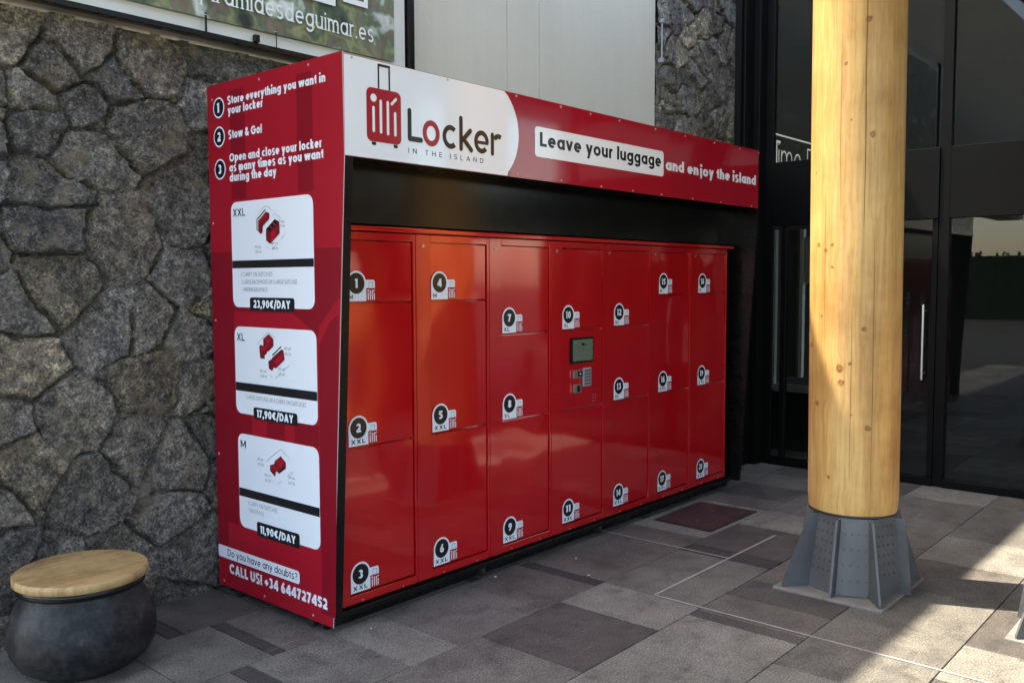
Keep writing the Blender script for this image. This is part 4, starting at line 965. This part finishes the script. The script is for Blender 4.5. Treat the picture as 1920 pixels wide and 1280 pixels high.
mb = MB(); mb.box(8.30, 8.34, 3.30, 3.86, 0.0, 0.565, DARKWALL); mb.build('lower_panel', ip)

# ------------------------------------------------------------------ unseen wall and greenery, added to keep bright sky out of the reflections
mb = MB(); mb.box(7.58, 7.70, -14.0, -4.0, 0.0, 4.60, DARKWALL); tag(mb.build('added_side_wall'), 'long charcoal wall added out of view beyond the shop front to darken reflections', 'wall')
HEDGE = mat('hedge_leaf', (0.035, 0.060, 0.022), 0.7); hn_ = nz(HEDGE, 9, 5, 0.7); hr_ = ramp(HEDGE, hn_, [(0.35, (0.012, 0.020, 0.008)), (0.65, (0.06, 0.10, 0.035))]); L(HEDGE, hr_.outputs[0], bsdf(HEDGE).inputs['Base Color'])
mb = MB(); vs = []; rnd = random.Random(3)
for k in range(7000):
    x = rnd.uniform(-16, 7.4); y = -13.2+rnd.gauss(0, .35); z = 3.4*rnd.random()**0.8+0.2*noise.noise((x, 0, 0)); r = rnd.uniform(.05, .11)
    c_ = Vector((x, y, z)); u_ = Vector((rnd.gauss(0, 1), rnd.gauss(0, 1), rnd.gauss(0, 1))).normalized(); w_ = u_.orthogonal().normalized()
    mb.add([c_-u_*r, c_+w_*r*.5, c_+u_*r, c_-w_*r*.5], [(0, 1, 2, 3)], HEDGE)
mb.box(-16, 7.4, -13.5, -13.1, 0, 3.0, HEDGE)  # added greenery, blocks the bright horizon from the kiosk reflections
h1 = mb
mb = MB()
for k in range(6000):
    y = rnd.uniform(-30, 20); x = -26+rnd.gauss(0, .4); z = 2.75*rnd.random()**0.7+0.12*noise.noise((0, y, 0)); r = rnd.uniform(.08, .16)
    c_ = Vector((x, y, z)); u_ = Vector((rnd.gauss(0, 1), rnd.gauss(0, 1), rnd.gauss(0, 1))).normalized(); w_ = u_.orthogonal().normalized()
    mb.add([c_-u_*r, c_+w_*r*.5, c_+u_*r, c_-w_*r*.5], [(0, 1, 2, 3)], HEDGE)
mb.box(-26.4, -25.9, -30, 20, 0, 2.6, HEDGE)  # second unseen row of leaves, added for a darker image in the glass
tag(mb.build('added_hedge', fix=False), 'long green hedging added far left of the kiosk to darken the shop glass reflection', 'added_hedge')
tag(h1.build('added_hedge', fix=False), 'tall dark green hedging added unseen behind the viewer to darken the kiosk reflections', 'added_hedge')

# ------------------------------------------------------------------ small things on the ground
hc = empty('floor_hatch', (5.58, 3.06, 0), 'rusty brown rectangular floor hatch with dark rim set in the paving by the lockers', 'floor hatch')
quad = [(5.245, 2.835), (5.925, 2.838), (5.915, 3.293), (5.262, 3.283)]
c_ = Vector((sum(p[0] for p in quad)/4, sum(p[1] for p in quad)/4))
def inset(s): return [tuple(c_+(Vector(p)-c_)*s) for p in quad]
mb = MB(); mb.prism(inset(1.0), 2, -0.006, 0.0045, HATCH_D); mb.build('rim', hc)
mb = MB(); mb.prism(inset(0.93), 2, 0.0046, 0.0062, HATCH)
cov = mb.build('cover', hc)
for x, y in ((5.40, 3.03), (5.70, 3.08)):
    mb = MB(); mb.box(x, x+0.04, y, y+0.013, 0.0064, 0.008, STEEL); mb.build('lifting_eye', cov)

st = empty('stool', (1.66, 3.93, 0), 'round black bellied stool with a wooden seat by the stone wall at the left edge', 'stool')
mb = MB(); SX, SY = 1.655, 3.90
prf = [(0.15, 0.0), (0.20, 0.008), (0.255, 0.045), (0.288, 0.10), (0.298, 0.16), (0.290, 0.22), (0.268, 0.28), (0.245, 0.325), (0.238, 0.355)]
mb.lathe(prf, SX, SY, POT, 48); mb.build('base', st)
mb = MB(); mb.lathe([(0.250, 0.3555), (0.256, 0.360), (0.256, 0.384), (0.250, 0.388)], SX, SY, BLACK, 48); mb.build('seat_rim', st)
mb = MB(); mb.lathe([(0.262, 0.3885), (0.268, 0.393), (0.268, 0.420), (0.262, 0.426)], SX, SY, SEATWOOD, 48); mb.build('seat', st)

CR = mat('litter_white', (0.6, 0.58, 0.55), 0.7)
def crumb(x, y, s, label):
    bm = bmesh.new(); bmesh.ops.create_icosphere(bm, subdivisions=1, radius=s)
    for v in bm.verts: v.co *= random.uniform(0.6, 1.2); v.co.z *= 0.5
    mb = MB(); mb.bm(bm, CR); o = mb.build('litter_scrap'); o.location = (x, y, s*0.4)
    tag(o, label, 'litter', 'litter scraps on the paving')
crumb(4.22, 3.17, 0.010, 'pale litter scrap on the slab just right of the dark paving strip')
crumb(4.02, 2.93, 0.008, 'pale litter scrap at the foot of the dark strip, away from the lockers')
crumb(3.66, 3.31, 0.010, 'pale litter scrap at the kiosk foot below sticker 9')
crumb(2.72, 3.26, 0.007, 'pale litter scrap near the front corner of the kiosk side panel')
